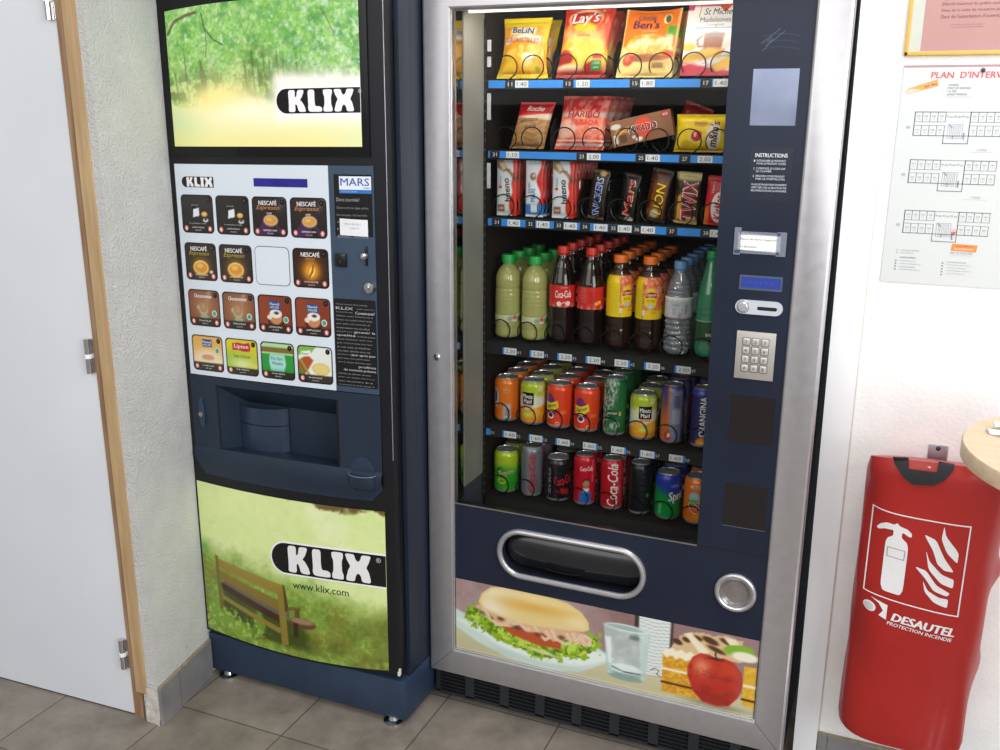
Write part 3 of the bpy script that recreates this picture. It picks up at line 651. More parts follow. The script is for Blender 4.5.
# coin return cup
mb = MB(); n = 14
up = [(-.1005 + .0335 * math.cos(t), .668 + .044 * math.sin(t)) for t in np.linspace(0, PI, n)]
mb.poly(SK, up, .0036, 'ffffff')
cupb = build('coin_return', mb, mat('cup_dark', '26374d', .5), bay)
P = []
for q in np.linspace(0, 1, 7):
    P.append([SK(-.1005 + .036 * (1 - .25 * q ** 2) * math.sin(t), .668 - .040 * math.sin(q * PI / 2) , .006 + .022 * math.cos(t) * (1 - q ** 2) * 1.0).tolist() for t in np.linspace(-PI / 2, PI / 2, 13)])
build('coin_cup', MB().grid(np.array(P), 'ffffff'), m_kpl, cupb)
build('cup_rim', MB().tube([SK(-.1005 + .036 * math.sin(t), .668, .006 + .022 * math.cos(t)).tolist() for t in np.linspace(-PI / 2, PI / 2, 15)], .0014, 6), mat('cup_edge', '5d748f', .3), cupb)

# lower poster: bench on a lawn
def lawn():
    c = canvas(-.610, -.046, .130, .600, 230, 190, 'd7e79a'); X, Y = c.X, c.Y
    lim = .395 - .10 * (X + .61) / .564
    warp = (c.n(9, 3, 4) - .5)
    c.bl(ss(.4, .7, c.n(4, 5, 4)) * .5, 'cde48e'); c.bl(ss(.45, .75, c.n(4, 8, 3)) * .6, 'e6efbc'); c.bl(ss(.4, .8, c.n(24, 6, 4)) * .25, 'bfd983')
    lo = ss(.06, -.06, Y - lim + warp * .10); c.bl(lo, '8fb552')
    c.bl(lo * ss(.38, .75, c.n(14, 13, 5)) * .6, '6c9636'); c.bl(lo * ss(.45, .8, c.n(34, 23, 4)) * .7, 'aac868'); c.bl(lo * ss(.4, .75, c.n(7, 33, 4)) * .6, '948f3e'); c.bl(lo * ss(.5, .8, c.n(46, 43, 3)) * .6, 'c3d286')
    c.bl(ss(.5, .8, c.n(9, 53, 4)) * ss(.02, -.03, Y - lim - .03) * ss(.02, .06, Y - lim + .05) * .7, '5fa148')
    c.bl(ss(.30, .17, Y) * ss(.4, .75, c.n(10, 63, 4)) * .6, '60641f'); c.bl(ss(.40, .6, c.n(8, 73, 3)) * ss(-.3, -.05, X) * ss(.34, .26, Y) * .45, '6a7030')
    c.bl(ss(.45, .75, c.n(60, 77, 2)) * lo * .3, '5a7a2a')
    c.bl(ss(.583, .594, Y + warp * .06 + (X + .046) * .03) * ss(-.42, -.2, X), '6a5a2c')
    # shadowy grass under the bench
    c.poly([(-.555, .30), (-.56, .225), (-.46, .165), (-.36, .15), (-.285, .16), (-.28, .24), (-.37, .255)], '3c4a17', .03, .85, warp * .05)
    c.poly([(-.60, .22), (-.585, .265), (-.54, .20), (-.46, .19), (-.43, .24), (-.425, .18), (-.48, .155), (-.605, .17)], '86b548', .02, .85, warp * .06)
    c.bl(ss(.56, .68, c.n(38, 83, 3)) * ss(.25, .2, Y) * ss(-.38, -.45, X) * .8, 'bfe07a')
    w1, w2, wd = 'a08b3e', '8d7a35', '5d4c22'
    c.poly([(-.548, .318), (-.545, .296), (-.36, .245), (-.335, .245), (-.335, .268), (-.39, .278)], '6e6a6c', .004); c.poly([(-.552, .300), (-.55, .278), (-.365, .222), (-.36, .244)], '4a2f22', .004)
    c.poly([(-.336, .268), (-.30, .277), (-.298, .286), (-.335, .281)], '7d6b38', .003); c.poly([(-.318, .278), (-.303, .278), (-.303, .245), (-.32, .24)], '6b5a2e', .003); c.ell(-.297, .236, .042, .016, '6e4a33', .004); c.ell(-.297, .243, .036, .009, 'a58a78', .005); c.rect(-.325, -.31, .19, .235, '3a2c16', .004)
    c.poly([(-.560, .372), (-.556, .346), (-.368, .310), (-.354, .312), (-.352, .343), (-.37, .345)], w1, .003); c.poly([(-.556, .335), (-.552, .308), (-.372, .262), (-.36, .264), (-.358, .292)], w2, .003)
    c.poly([(-.556, .262), (-.556, .248), (-.368, .190), (-.364, .207)], '9a8a45', .003)
    c.poly([(-.568, .383), (-.557, .379), (-.552, .205), (-.563, .212)], '82743a', .003); c.poly([(-.371, .330), (-.349, .345), (-.343, .16), (-.364, .155)], '98863e', .003); c.poly([(-.352, .345), (-.346, .342), (-.336, .27), (-.349, .262)], wd, .003)
    return c
c = lawn(); wl_ = ss(.04, -.04, c.Y - (.395 - .10 * (c.X + .61) / .564))[..., None]; c.img = np.clip(c.img * (np.array([1.07, 1.05, 1.10]) * (1 - wl_) + np.array([.95, .93, .80]) * wl_), 0, 1); t = (c.Y - .130) / .470; u = (c.X + .610) / .564
lo = .1465 - .020 * (4 * u * (1 - u)); hi = .5775 - .009 * (4 * u * (1 - u))
w = np.clip((c.Y - .148) / .432, 0, 1); Zs = np.where(True, lo + (hi - lo) * t, 0)
mb = MB().grid(SK(c.X, Zs, .0012), c.img)
SB = lambda a, b_, off: SK(a, b_, off + .0012)
SB2 = lambda a, b_, off: SB(a, np.asarray(b_, float) + .045 * (np.asarray(a, float) + .0465), off)
klix_badge(mb, SB2, -.3795, -.0465, .4195, .0835, .0006, kwf=1.045)
mb.text(SB2, 'www.klix.com', -.2365, .3475, .020, .166, '15180f', -.004)
build('bench_poster', mb, P_gloss, door_k)
# ================================================================== SNACK MACHINE (right)
m_alu = mat('brushed_aluminium', 'c9c7cb', .36, .8, noise=.02, scale=40, stretch=(1, 1, 1))
m_alul = mat('bright_aluminium', 'dedee0', .25, .75, noise=.02)
m_panel = mat('midnight_panel', '202738', .34, noise=.04, scale=5, color2='1b2131', spec=.3)
m_in = mat('cabinet_interior', '291b12', .75, noise=.05, scale=12, color2='1f150e')
m_tray = mat('black_tray', '0b0907', .8, noise=.05, scale=30)
m_wire = mat('black_wire', '0d0d0f', .28, .3, noise=.02)
m_liner = mat('grey_liner', 'a9aaa4', .5, .2, noise=.03, scale=6, color2='999b96')
m_mirror = mat('polished_side', '9a9a98', .06, 1., noise=.01)
m_blue = mat('blue_strip', '2f8ae6', .35, noise=.02)
m_glass = glass_mat('window_glass', 'f2f2ee', .004, .01, ior=1.16)
snack = thing('snack_vending_machine', 'silver framed snack and drink vending machine with large glass window', 'vending machine', (.45, .4, 0))

mb = MB()
for b_ in ((.006, .060, .032, .10, .10, 1.80), (.006, .0722, .10, .84, .03, 1.80), (.84, .894, .032, .10, .10, 1.80), (.675, .894, .10, .84, .03, 1.80), (.0722, .675, .80, .84, .03, 1.80), (.0722, .675, .10, .80, .03, .50)):
    mb.box(*b_, bev=.0)
mb.box(.006, .894, .032, .84, 1.755, 1.80)
build('cabinet', mb, mat('cabinet_dark', '4d535f', .45, noise=.03), snack)
mb = MB().box(.0728, .6742, .785, .7995, .5, 1.754).box(.0728, .0745, .175, .784, .5, 1.754).box(.6725, .6745, .06, .784, .5, 1.754).box(.0728, .6742, .10, .784, .5003, .505).box(.0728, .6742, .06, .784, 1.751, 1.7548)
build('interior_liner', mb, m_in, snack)
sl = build('side_liner', MB().box(.0728, .0755, .058, .172, .60, 1.744), m_liner, snack)
build('polished_strip', MB().box(.0722, .0735, .022, .056, .575, 1.744), m_mirror, sl)
mb = MB().box(.0765, .083, .168, .174, .53, 1.72); rl = build('shelf_rail', mb, m_tray, snack)
mb = MB()
for i in range(52): mb.box(.0785, .0812, .1672, .1682, .545 + i * .0225, .551 + i * .0225)
build('rail_slots', mb, mat('slot_grey', '55514a', .5), rl)
for z0, z1 in ((1.495, 1.556), (1.335, 1.395), (1.65, 1.675), (1.615, 1.638)): build('rail_glint', MB().box(.084, .0935, .170, .1715, z0, z1), mat('glint_white', 'c9ccd0', .4), rl)  # white boxes stand in for light reflected by bits of the rail
for k, hz in enumerate((1.668, 1.0, .60)): pass
build('lamp_tube', MB().lathe([(0, 0), (.009, 0), (.009, .56), (0, .56)], 16, (0, 0, 0)) if False else MB().tube([(.10, .034, 1.7255), (.668, .034, 1.7255)], .0052, 10), mat('lamp_glow', 'fffaf0', .4, emit=1.6), snack)

# silver surround, mitred
OX0, OX1, OZ0, OZ1 = 0., .9, .095, 1.80
prof = [(.001, .032), (0, .006), (.003, .0015), (.007, 0), (.0655, 0), (.069, .0015), (.0725, .009), (.0725, .022)]
mb = MB(); v = []
for d_, y in prof: v += [(OX0 + d_, y, OZ0 + d_ * 1.06), (OX1 - d_ * .975, y, OZ0 + d_ * 1.06), (OX1 - d_ * .975, y, OZ1 - d_ * 1.04), (OX0 + d_, y, OZ1 - d_ * 1.04)]
f = [(i * 4 + k, i * 4 + (k + 1) % 4, (i + 1) * 4 + (k + 1) % 4, (i + 1) * 4 + k) for i in range(len(prof) - 1) for k in range(4)]
mb.add(v, f); fr = build('door_frame', mb, m_alu, snack, sharp=20)
for (xa, za), (xb, zb_) in (((.0015, .0966), (.068, .167)), ((.8985, .0966), (.834, .167))): build('mitre_joint', MB().line(planeY(-.0002), [(xa, za), (xb, zb_)], .0009, '000000', 0), m_dark, fr)
IX0_, IX1_, IZ0_, IZ1_ = .0725, .8294, .1716, 1.7245
mb = MB(); e = .0032
for q in ((IX0_ - e, IX0_, IZ0_ - e, IZ1_), (IX0_ - e, IX1_, IZ0_ - e, IZ0_ + .0005)): mb.box(q[0], q[1], .0015, .012, q[2], q[3], bev=.001)
build('bright_edge', mb, m_alul, fr)
build('frame_lock', MB().lathe([(0, 0), (.0085, 0), (.0085, .002), (.006, .004), (0, .004)], 20, (.0301, -.0001, .9462), axis='y').lathe([(0, 0), (.0025, 0), (.0025, .0012), (0, .0012)], 10, (.0301, -.0041, .9462), axis='y', c='111111'), m_chrome, fr)

# front panels
WZ0 = .5745; PX = .6745
SY = planeY(.008)
mb = MB().box(PX, IX1_, .008, .030, .5765, IZ1_)
cp = build('control_panel', mb, m_panel, snack)
SC = planeY(.0078)
# lower panel with an oblong opening
def stad(cx, cz, w, h, n=14):
    r = h / 2; a = np.linspace(-PI / 2, PI / 2, n)
    return [(cx + w / 2 - r + r * math.cos(t), cz + r * math.sin(t)) for t in a] + [(cx - w / 2 + r - r * math.cos(t), cz - r * math.sin(t)) for t in a]
SCX, SCZ, SW, SH = .3755, .4715, .356, .1115
outer = [(IX0_, .371), (IX1_, .371), (IX1_, .5765), (PX, .5765), (PX, WZ0), (IX0_, WZ0)]; inner = stad(SCX, SCZ, SW, SH)
mb = MB().poly(SY, [outer, inner[::-1]], 0); N = len(inner)
mb.add([(x, .008, z) for x, z in inner] + [(x, .030, z) for x, z in inner], [(i, (i + 1) % N, N + (i + 1) % N, N + i) for i in range(N)])
mb.add([(IX0_, .008, WZ0), (PX, .008, WZ0), (PX, .03, WZ0), (IX0_, .03, WZ0)], [(0, 1, 2, 3)])
lpn = build('lower_panel', mb, m_panel, snack)
build('sill_trim', MB().box(IX0_, PX, .0068, .010, WZ0 - .0012, WZ0 + .0012), mat('sill_grey', '8f8a82', .35, .5), lpn)
build('panel_joint', MB().box(.6745, IX1_, .0074, .009, .5755, .5768), m_dark, lpn)
# collection opening
pts = stad(SCX, SCZ, SW + .006, SH + .006, 20)
ring = build('delivery_slot', MB().tube([(x, .005, z) for x, z in pts], .0074, 10, True), m_alu, snack)
mb = MB(); big = stad(SCX, SCZ, SW + .002, SH + .002); rows = []
for q, y in ((1., .03), (1., .055), (.93, .085), (.7, .098), (.02, .099)): rows.append([(SCX + (x - SCX) * q, y, SCZ + (z - SCZ) * q) for x, z in big + big[:1]])
mb.grid(np.array(rows)); build('chute_pocket', mb, mat('pocket_black', '17171b', .4, noise=.05), ring)
fl = [(x, z) for x, z in stad(SCX, SCZ, SW - .012, SH - .012)]
mb = MB(); X, Z = np.meshgrid(np.linspace(-1, 1, 30), np.linspace(-1, 1, 10)); hw, hh = (SW - .012) / 2, (SH - .012) / 2
Xw = X * (hw - hh + hh * np.sqrt(np.clip(1 - (Z * .96) ** 2, 0, 1))); Y = .042 - .016 * (1 - Z ** 2) - .004 * np.cos(X * 3) + .012 * (Z + 1) * .5
mb.grid(np.stack([SCX + Xw, Y, SCZ + Z * hh], -1)); flap = build('delivery_flap', mb, mat('flap_black', '1d1e23', .22, noise=.05, coat=.3), ring)
mb = MB(); a = np.linspace(-.9, .9, 14); build('flap_grip', MB().tube([(SCX - .02 + .055 * t, .0235 - .004 * (1 - t * t), SCZ - .030 - .006 * (1 - t * t)) for t in a], .003, 6), m_wire, flap)
# coin return
a = np.arange(32) * 2 * PI / 32; cr_ = (.7675, .479)
cret = build('change_cup', MB().tube([(cr_[0] + .0405 * math.cos(t), .0035, cr_[1] + .0405 * math.sin(t)) for t in a], .0062, 10, True), m_alu, snack)
mb = MB().lathe([(.0375, .0003), (.037, .006), (.0335, .0075), (.030, .005), (.0275, .0022), (.0262, .0012), (0, .0008)], 32, (cr_[0], .008, cr_[1]), axis='y', cap=False)
build('change_flap', mb, mat('smoked_flap', '8f8886', .2, .3, noise=.08, scale=40, coat=.4), cret)
# food picture
def food():
    c = canvas(IX0_ + .0015, IX1_ - .0008, IZ0_ + .001, .3705, 300, 84, 'a98f8d'); X, Y = c.X, c.Y
    u = (X - .0725) / .757; n = c.n(5, 2, 4)
    c.bl(ss(.4, .7, n) * .5, '8d716e'); c.bl(ss(.45, .6, u) * .7, '85635f'); c.bl(ss(.6, .9, u) * .4, 'a58a8c')
    tl = .262 - .03 * u; c.bl(1 - ss(-.012, .012, Y - tl + .01), 'c9c29c'); c.bl((1 - ss(0, .05, Y - .172)) * .4, 'b3ad8c')
    pl = 'cfe0d6'; c.poly([(.06, .290), (.06, .240), (.13, .205), (.22, .178), (.33, .172), (.41, .185), (.50, .242), (.44, .268), (.30, .25), (.12, .268)], pl, .008); c.poly([(.06, .262), (.10, .245), (.20, .205), (.32, .186), (.40, .196), (.49, .240), (.44, .258), (.30, .235), (.14, .25)], 'e6efe9', .012); c.bl(ss(.02, -.0, np.abs(Y - (.182 + ((X - .3) ** 2) * .9))) * ss(.15, .2, X) * ss(.45, .4, X) * .4, 'aebfb6')
    w = (c.n(14, 5, 4) - .5) * .05
    c.poly([(.099, .262), (.108, .300), (.135, .300), (.17, .285), (.30, .255), (.42, .27), (.432, .30), (.452, .296), (.455, .265), (.42, .225), (.36, .205), (.29, .203), (.20, .222), (.13, .248)], '8fb322', .006, 1, w)
    c.bl((c.sd([(.099, .262), (.108, .300), (.135, .300), (.17, .285), (.30, .255), (.42, .27), (.452, .296), (.455, .265), (.42, .225), (.36, .205), (.29, .203), (.20, .222), (.13, .248)]) < .0) * ss(.5, .62, c.n(22, 15, 4)), '5c7d12')
    c.bl((c.sd([(.1, .262), (.11, .298), (.17, .283), (.30, .253), (.42, .268), (.45, .29), (.45, .265), (.42, .228), (.36, .208), (.29, .207), (.20, .226), (.13, .25)]) < -.004) * ss(.52, .6, c.n(20, 25, 3)), 'bdd64e')
    c.poly([(.25, .225), (.30, .212), (.36, .208), (.33, .22)], 'dfe3a8', .006, .8)
    c.poly([(.20, .262), (.23, .245), (.30, .232), (.36, .236), (.36, .262), (.28, .275)], 'b8502a', .008)
    c.poly([(.125, .300), (.14, .312), (.42, .292), (.44, .28), (.43, .262), (.40, .258), (.38, .268), (.34, .252), (.31, .270), (.27, .262), (.25, .278), (.22, .265), (.19, .262), (.175, .285)], 'dcb08a', .004)
    for p in ([(.15, .305), (.17, .275), (.19, .264), (.215, .27), (.22, .285), (.235, .278), (.25, .283), (.265, .268), (.275, .272)], [(.29, .280), (.305, .262), (.318, .252), (.33, .262), (.32, .275)], [(.335, .282), (.345, .262), (.37, .252), (.385, .262), (.375, .28)], [(.39, .285), (.398, .262), (.41, .285), (.42, .262), (.433, .265), (.435, .28), (.42, .286)]):
        c.line(p, .007, 'f0d8ba', .003); c.line(p, .0015, 'b98a68', .002, .8)
    for x, y in ((.198, .283), (.243, .268), (.36, .268), (.30, .262)): c.ell(x, y, .009, .006, '5a3820', .008, .8)
    bun = [(.137, .318), (.145, .342), (.17, .365), (.21, .374), (.26, .372), (.33, .371), (.375, .365), (.41, .347), (.428, .325), (.430, .305), (.415, .296), (.37, .292), (.28, .283), (.20, .288), (.15, .300)]
    c.poly(bun, 'e7cd8c', .004); ins = ss(0, -.012, c.sd(bun))
    c.bl(ins * np.exp(-((X - .17) / .045) ** 2) * .9, 'f6ecd2'); c.bl(ins * np.exp(-(((X - .29) / .11) ** 2 + ((Y - .335) / .018) ** 2)) * .75, 'dba53e'); c.bl(ins * np.exp(-(((X - .27) / .1) ** 2 + ((Y - .362) / .010) ** 2)) * .5, 'f3dfa6'); c.bl(ins * np.exp(-(((X - .40) / .03) ** 2 + ((Y - .318) / .02) ** 2)) * .6, 'f3e2b4'); c.bl(ins * np.exp(-(((X - .30) / .12) ** 2 + ((Y - .352) / .012) ** 2)) * .35, 'f6e6b4')
    # stacked napkins behind, glass of water
    c.rect(.541, .551, .30, .38, '3d332e', .003); c.poly([(.551, .38), (.628, .38), (.626, .225), (.56, .22)], 'dfe6e0', .003)
    for i in range(17): c.line([(.552, .366 - i * .0088), (.59, .360 - i * .0088), (.626, .366 - i * .0088)], .0017, '9aa39c', .002, .8)
    c.rect(.627, .634, .29, .38, '4a3c34', .003)
    gl = [(.466, .331), (.580, .331), (.574, .197), (.478, .199)]; c.poly(gl, 'b9cdc8', .003, .75); c.ell(.523, .331, .056, .010, 'd9e6e2', .003, .9); c.ell(.518, .331, .045, .006, '8fa5a0', .003, .7)
    c.ell(.525, .215, .044, .018, '93ada6', .004, .9); c.ell(.525, .222, .040, .013, 'dfeae6', .004, .9); c.line([(.49, .222), (.52, .214), (.56, .216)], .004, '2a3430', .003, .8); c.ell(.525, .2, .043, .010, '7f9c95', .004, .8); c.poly([(.47, .30), (.485, .30), (.49, .23), (.482, .23)], 'e9f2ef', .006, .8); c.bl((c.sd(gl) < -.004) * ss(.35, .8, c.n(7, 45, 4)) * .45, 'edf5f2'); c.line([(.535, .31), (.55, .31)], .012, '4a4f4a', .006, .5)
    c.line([(.585, .235), (.595, .243), (.605, .238), (.60, .228), (.612, .222)], .0018, '40403a', .002)
    # cake
    ck = [(.612, .292), (.613, .187), (.69, .187), (.70, .31), (.66, .335)]
    c.poly([(.617, .282), (.63, .315), (.665, .352), (.70, .358), (.75, .362), (.79, .358), (.80, .31), (.70, .285)], 'd8b98c', .004, 1, (c.n(14, 55, 3) - .5) * .02)
    for x, y, a_, b_ in ((.645, .325, .012, .007), (.665, .335, .010, .006), (.72, .345, .02, .008), (.735, .325, .022, .006), (.76, .35, .02, .007), (.69, .345, .012, .006)): c.ell(x, y, a_, b_, '4a2614', .005, .9, -.3)
    c.poly([(.66, .350), (.675, .355), (.72, .315), (.70, .305)], 'f0e2c4', .005); c.poly([(.75, .36), (.775, .362), (.80, .33), (.78, .325)], 'f0e2c4', .006)
    c.poly([(.612, .285), (.614, .187), (.70, .187), (.70, .29)], 'cf8f1e', .003); c.poly([(.80, .30), (.80, .20), (.828, .195), (.828, .30)], 'd9a82c', .003); tex = ss(.45, .65, c.n(34, 65, 3)); ck2 = ((X > .613) & (X < .70) & (Y < .285) & (Y > .187)) | ((X > .80) & (Y < .30) & (Y > .195)); c.bl(ck2 * tex * .6, 'efc44e')
    for y, cc, w_ in ((.248, 'f2e6c0', .007), (.212, '4a2c14', .006)): c.line([(.613, y), (.70, y)], w_, cc, .003); c.line([(.80, y + .002), (.828, y + .002)], w_, cc, .003)
    for i in range(9): c.ell(.622 + i * .011, .290 + .005 * (i % 2), .008, .011, 'f3ead0', .004)
    c.ell(.785, .335, .035, .014, '7fb02e', .005, 1, .15); c.ell(.80, .322, .03, .012, 'f0e8d0', .006)
    # apple
    ap = [(.672, .245), (.672, .27), (.682, .295), (.70, .309), (.722, .309), (.736, .301), (.752, .308), (.775, .303), (.795, .28), (.800, .25), (.792, .215), (.772, .187), (.745, .180), (.71, .184), (.688, .205)]
    c.ell(.74, .181, .06, .007, '6a6450', .012, .6); c.poly(ap, 'b92f1f', .004); ins = ss(0, -.006, c.sd(ap))
    c.bl(ins * np.exp(-(((X - .705) / .02) ** 2 + ((Y - .275) / .022) ** 2)) * .75, 'eaa070'); c.bl(ins * ss(.03, -.06, np.abs(X - .74) * 0 + Y - .215) * .45, '5c1a14'); c.bl(ins * ss(.53, .7, c.n(12, 75, 4)) * .5, '8f2018'); c.bl(ins * np.exp(-(((X - .765) / .02) ** 2 + ((Y - .28) / .02) ** 2)) * .35, 'd8602f'); c.bl(ins * ss(.765, .80, X) * .4, 'cf6a5a')
    c.ell(.737, .302, .016, .004, '5a1c14', .004, .9); c.line([(.737, .300), (.733, .317)], .004, '3a2a16', .002); return c
c = food(); mb = MB().grid(np.stack([c.X, np.full(c.X.shape, .0075), c.Y], -1), c.img); build('food_poster', mb, P_gloss, snack)
build('window_glass', MB().add([(IX0_, .010, WZ0), (PX, .010, WZ0), (PX, .010, IZ1_), (IX0_, .010, IZ1_)], [(0, 1, 2, 3)]), m_glass, snack)

# control column fittings
build('reflective_plate', MB().rect(SC, .7225, .8095, 1.4895, 1.596, 'ffffff', .0004), mat('grey_blue_plate', '8b93a9', .2, .65, noise=.08, scale=14, color2='747d95'), cp)
mb = MB(); mb.rect(SC, .7275, .8115, 1.343, 1.4475, '1a2131', .0003)
mb.text(SC, 'INSTRUCTIONS', .7695, 1.4325, .0075, .062, 'e6e9ee', .03)
for i, (t, y, k) in enumerate((('1', 1.4215, 0), ('INTRODUIRE LE MONTANT', 1.422, 1), ('POUR LE PRODUIT CHOISI', 1.4165, 1), ('2', 1.4065, 0), ('COMPOSEZ LE CODE SUR', 1.407, 1), ('LE CLAVIER', 1.4015, 2), ('3', 1.3915, 0), ('PRELEVER VOTRE PRODUIT', 1.392, 1), ('PAR LE PORTILLON', 1.3865, 1), ('EN CAS DE MAUVAIS FONCTIONNEMENT', 1.3755, 3), ('APPUYER SUR LE BOUTON DE', 1.3695, 3), ('RECUPERATION DE LA MONNAIE', 1.3635, 3))):
    if k == 0: mb.text(SC, t, .7375, y, .004, .002, 'dfe3ea', .02)
    else: mb.text(SC, t, .742 if k < 3 else .735, y, .0038, [0, .056, .030, .068][k], 'cfd4de', .015, align='L')
build('instruction_plate', mb, P_gloss, cp)
mb = MB(); tilt = lambda x, z: z - (x - .76) * .05
X, Z = np.meshgrid(np.linspace(.7165, .8015, 8), np.linspace(1.242, 1.277, 5)); mb.grid(SC(X, tilt(X, Z), .0014 + .0012 * np.sin((X - .7165) / .085 * PI)), 'f4f3ee')
mb.text(SC, 'Merci de faire l’appoint', .757, 1.2655, .0048, .072, '55575f', 0, .15, off=.0032); mb.text(SC, 'La direction', .738, 1.2510, .0042, .034, '6a6c74', 0, .15, off=.003)
nt_ = build('paper_note', mb, P_mat, cp)
mb = MB()
for x0, x1, z0, z1 in ((.709, .7225, 1.2335, 1.289), (.7935, .8125, 1.234, 1.283), (.72, .80, 1.2745, 1.2815), (.71, .80, 1.2365, 1.2435)): mb.rect(SC, x0, x1, z0, z1, 'ffffff', .0030)
build('clear_tape', mb, glass_mat('tape', 'eef0f4', .06, .25, 'aab2c2', .42), nt_)
mb = MB(); mb.rrect(SC, .7255, .8115, 1.162, 1.1925, .002, '4a5a6c', .0006); mb.rect(SC, .7290, .8085, 1.1665, 1.1885, '2f3f96', .0010)
mb.text(SC, '- - : - -', .7687, 1.1775, .004, .05, '4a5fb8', 0, off=.0013); build('display', mb, P_gloss, cp)
mb = MB(); st = stad(.7685, 1.1262, .0965, .030); N = len(st)
mb.add([(x, .0078, z) for x, z in st] + [(.7685 + (x - .7685) * .985, .0040, 1.1262 + (z - 1.1262) * .95) for x, z in st], [(i, (i + 1) % N, N + (i + 1) % N, N + i) for i in range(N)] + [tuple(range(N, 2 * N))])
cs = build('coin_slot', mb, mat('satin_silver', 'd4dae2', .3, .3, noise=.01), cp)
build('slot_opening', MB().poly(planeY(.004), stad(.7855, 1.1255, .040, .0075), .0003), m_dark, cs)
build('return_button', MB().lathe([(0, 0), (.0105, 0), (.0105, .0035), (.0085, .005), (0, .0052)], 24, (.737, .004, 1.1262), axis='y').lathe([(.0112, 0), (.0125, .002), (.0138, 0)], 24, (.737, .004, 1.1262), axis='y', cap=False), m_alul, cs)
kp = build('keypad', MB().box(.7285, .8085, .0035, .0085, .9735, 1.0755, bev=.0012), mat('keypad_steel', 'b7b2ab', .36, .35, noise=.02), cp)
m_key = mat('key_steel', 'cbc7c1', .3, .35, noise=.02, attr=False); mk2 = mat('key_mark', '4d4a48', .5)
for i, t in enumerate('1 2 3 4 5 6 7 8 9 A 0 B'.split()):
    x = .7495 + (i % 3) * .0190; z = 1.0545 - (i // 3) * .0190
    mb = MB(); mb.box(x - .0068, x + .0068, .0010, .0036, z - .0068, z + .0068, bev=.0014); mb.cm = 1
    mb.text(planeY(.0008), t, x, z, .0062, None, '4d4a48', .01); 
    mb.line(planeY(.0032), rr2(x - .0082, x + .0082, z - .0082, z + .0082, .0025, 3), .0008, '4d4a48', 0, True)
    build('key', mb, [m_key, mk2], kp)
for z0, z1 in ((.832, .936), (.636, .7345)):
    build('payment_window', MB().rect(SC, .7265, .8185, z0, z1, 'ffffff', .0004), mat('dark_brown_window', '1f1a1c', .2, noise=.03), cp)
build('plate_edge', MB().box(.7265, .8185, .0068, .0078, .6345, .6360), mat('edge_grey', '5a5d66', .4), cp)
mb = MB(); rr_ = random.Random(9)
for k in range(5):
    x = .733 + rr_.random() * .02; z = 1.625 + rr_.random() * .035; L = .012 + rr_.random() * .04; a = .75 + rr_.random() * .25
    mb.line(SC, [(x, z), (x + L * math.cos(a), z + L * math.sin(a) * .8)], .0006, '5f6e88', .0002)
for k in range(3):
    t = np.linspace(0, 1, 10); mb.line(SC, [(.735 + .07 * q, 1.655 - .012 * k + .02 * q - .02 * q * q) for q in t], .0005, '414f69', .0002)
build('scratches', mb, P_gloss, cp)

# kick grille
mb = MB(); gz0, gz1 = .0225, .093
mb.box(.012, .888, .034, .05, gz0, gz1)
back = build('grille', MB().box(.012, .888, .030, .06, gz0, gz1), m_dark, snack)
mb = MB().box(.008, .892, .020, .030, gz1 - .004, gz1 + .004).box(.008, .892, .020, .030, gz0 - .003, gz0 + .004)
n_ = 9; wcell = .884 / n_
for i in range(n_ + 1): x = .008 + i * wcell; mb.box(max(.008, x - .0125), min(.892, x + .0125), .020, .0299, gz0, gz1)
for k in range(6):
    z = gz0 + .0095 + k * .0108
    for i in range(n_): x = .008 + i * wcell; mb.add([(x + .0124, .0205, z + .0022), (x + wcell - .0124, .0205, z + .0022), (x + wcell - .0124, .0205, z + .0045), (x + .0124, .0205, z + .0045), (x + .0124, .0295, z - .002), (x + wcell - .0124, .0295, z - .002), (x + wcell - .0124, .0295, z + .001), (x + .0124, .0295, z + .001)], [(0, 1, 2, 3), (3, 2, 6, 7), (1, 0, 4, 5), (4, 7, 6, 5)])
build('slats', mb, mat('grille_black', '22262c', .45, noise=.03), back)
for fx in (.05, .85):
    for fy in (.075, .78): build('foot', MB().lathe([(0, 0), (.02, 0), (.02, .006), (.009, .009), (.009, .0295), (0, .0295)], 18, (fx, fy, .0003)), m_chrome, snack)

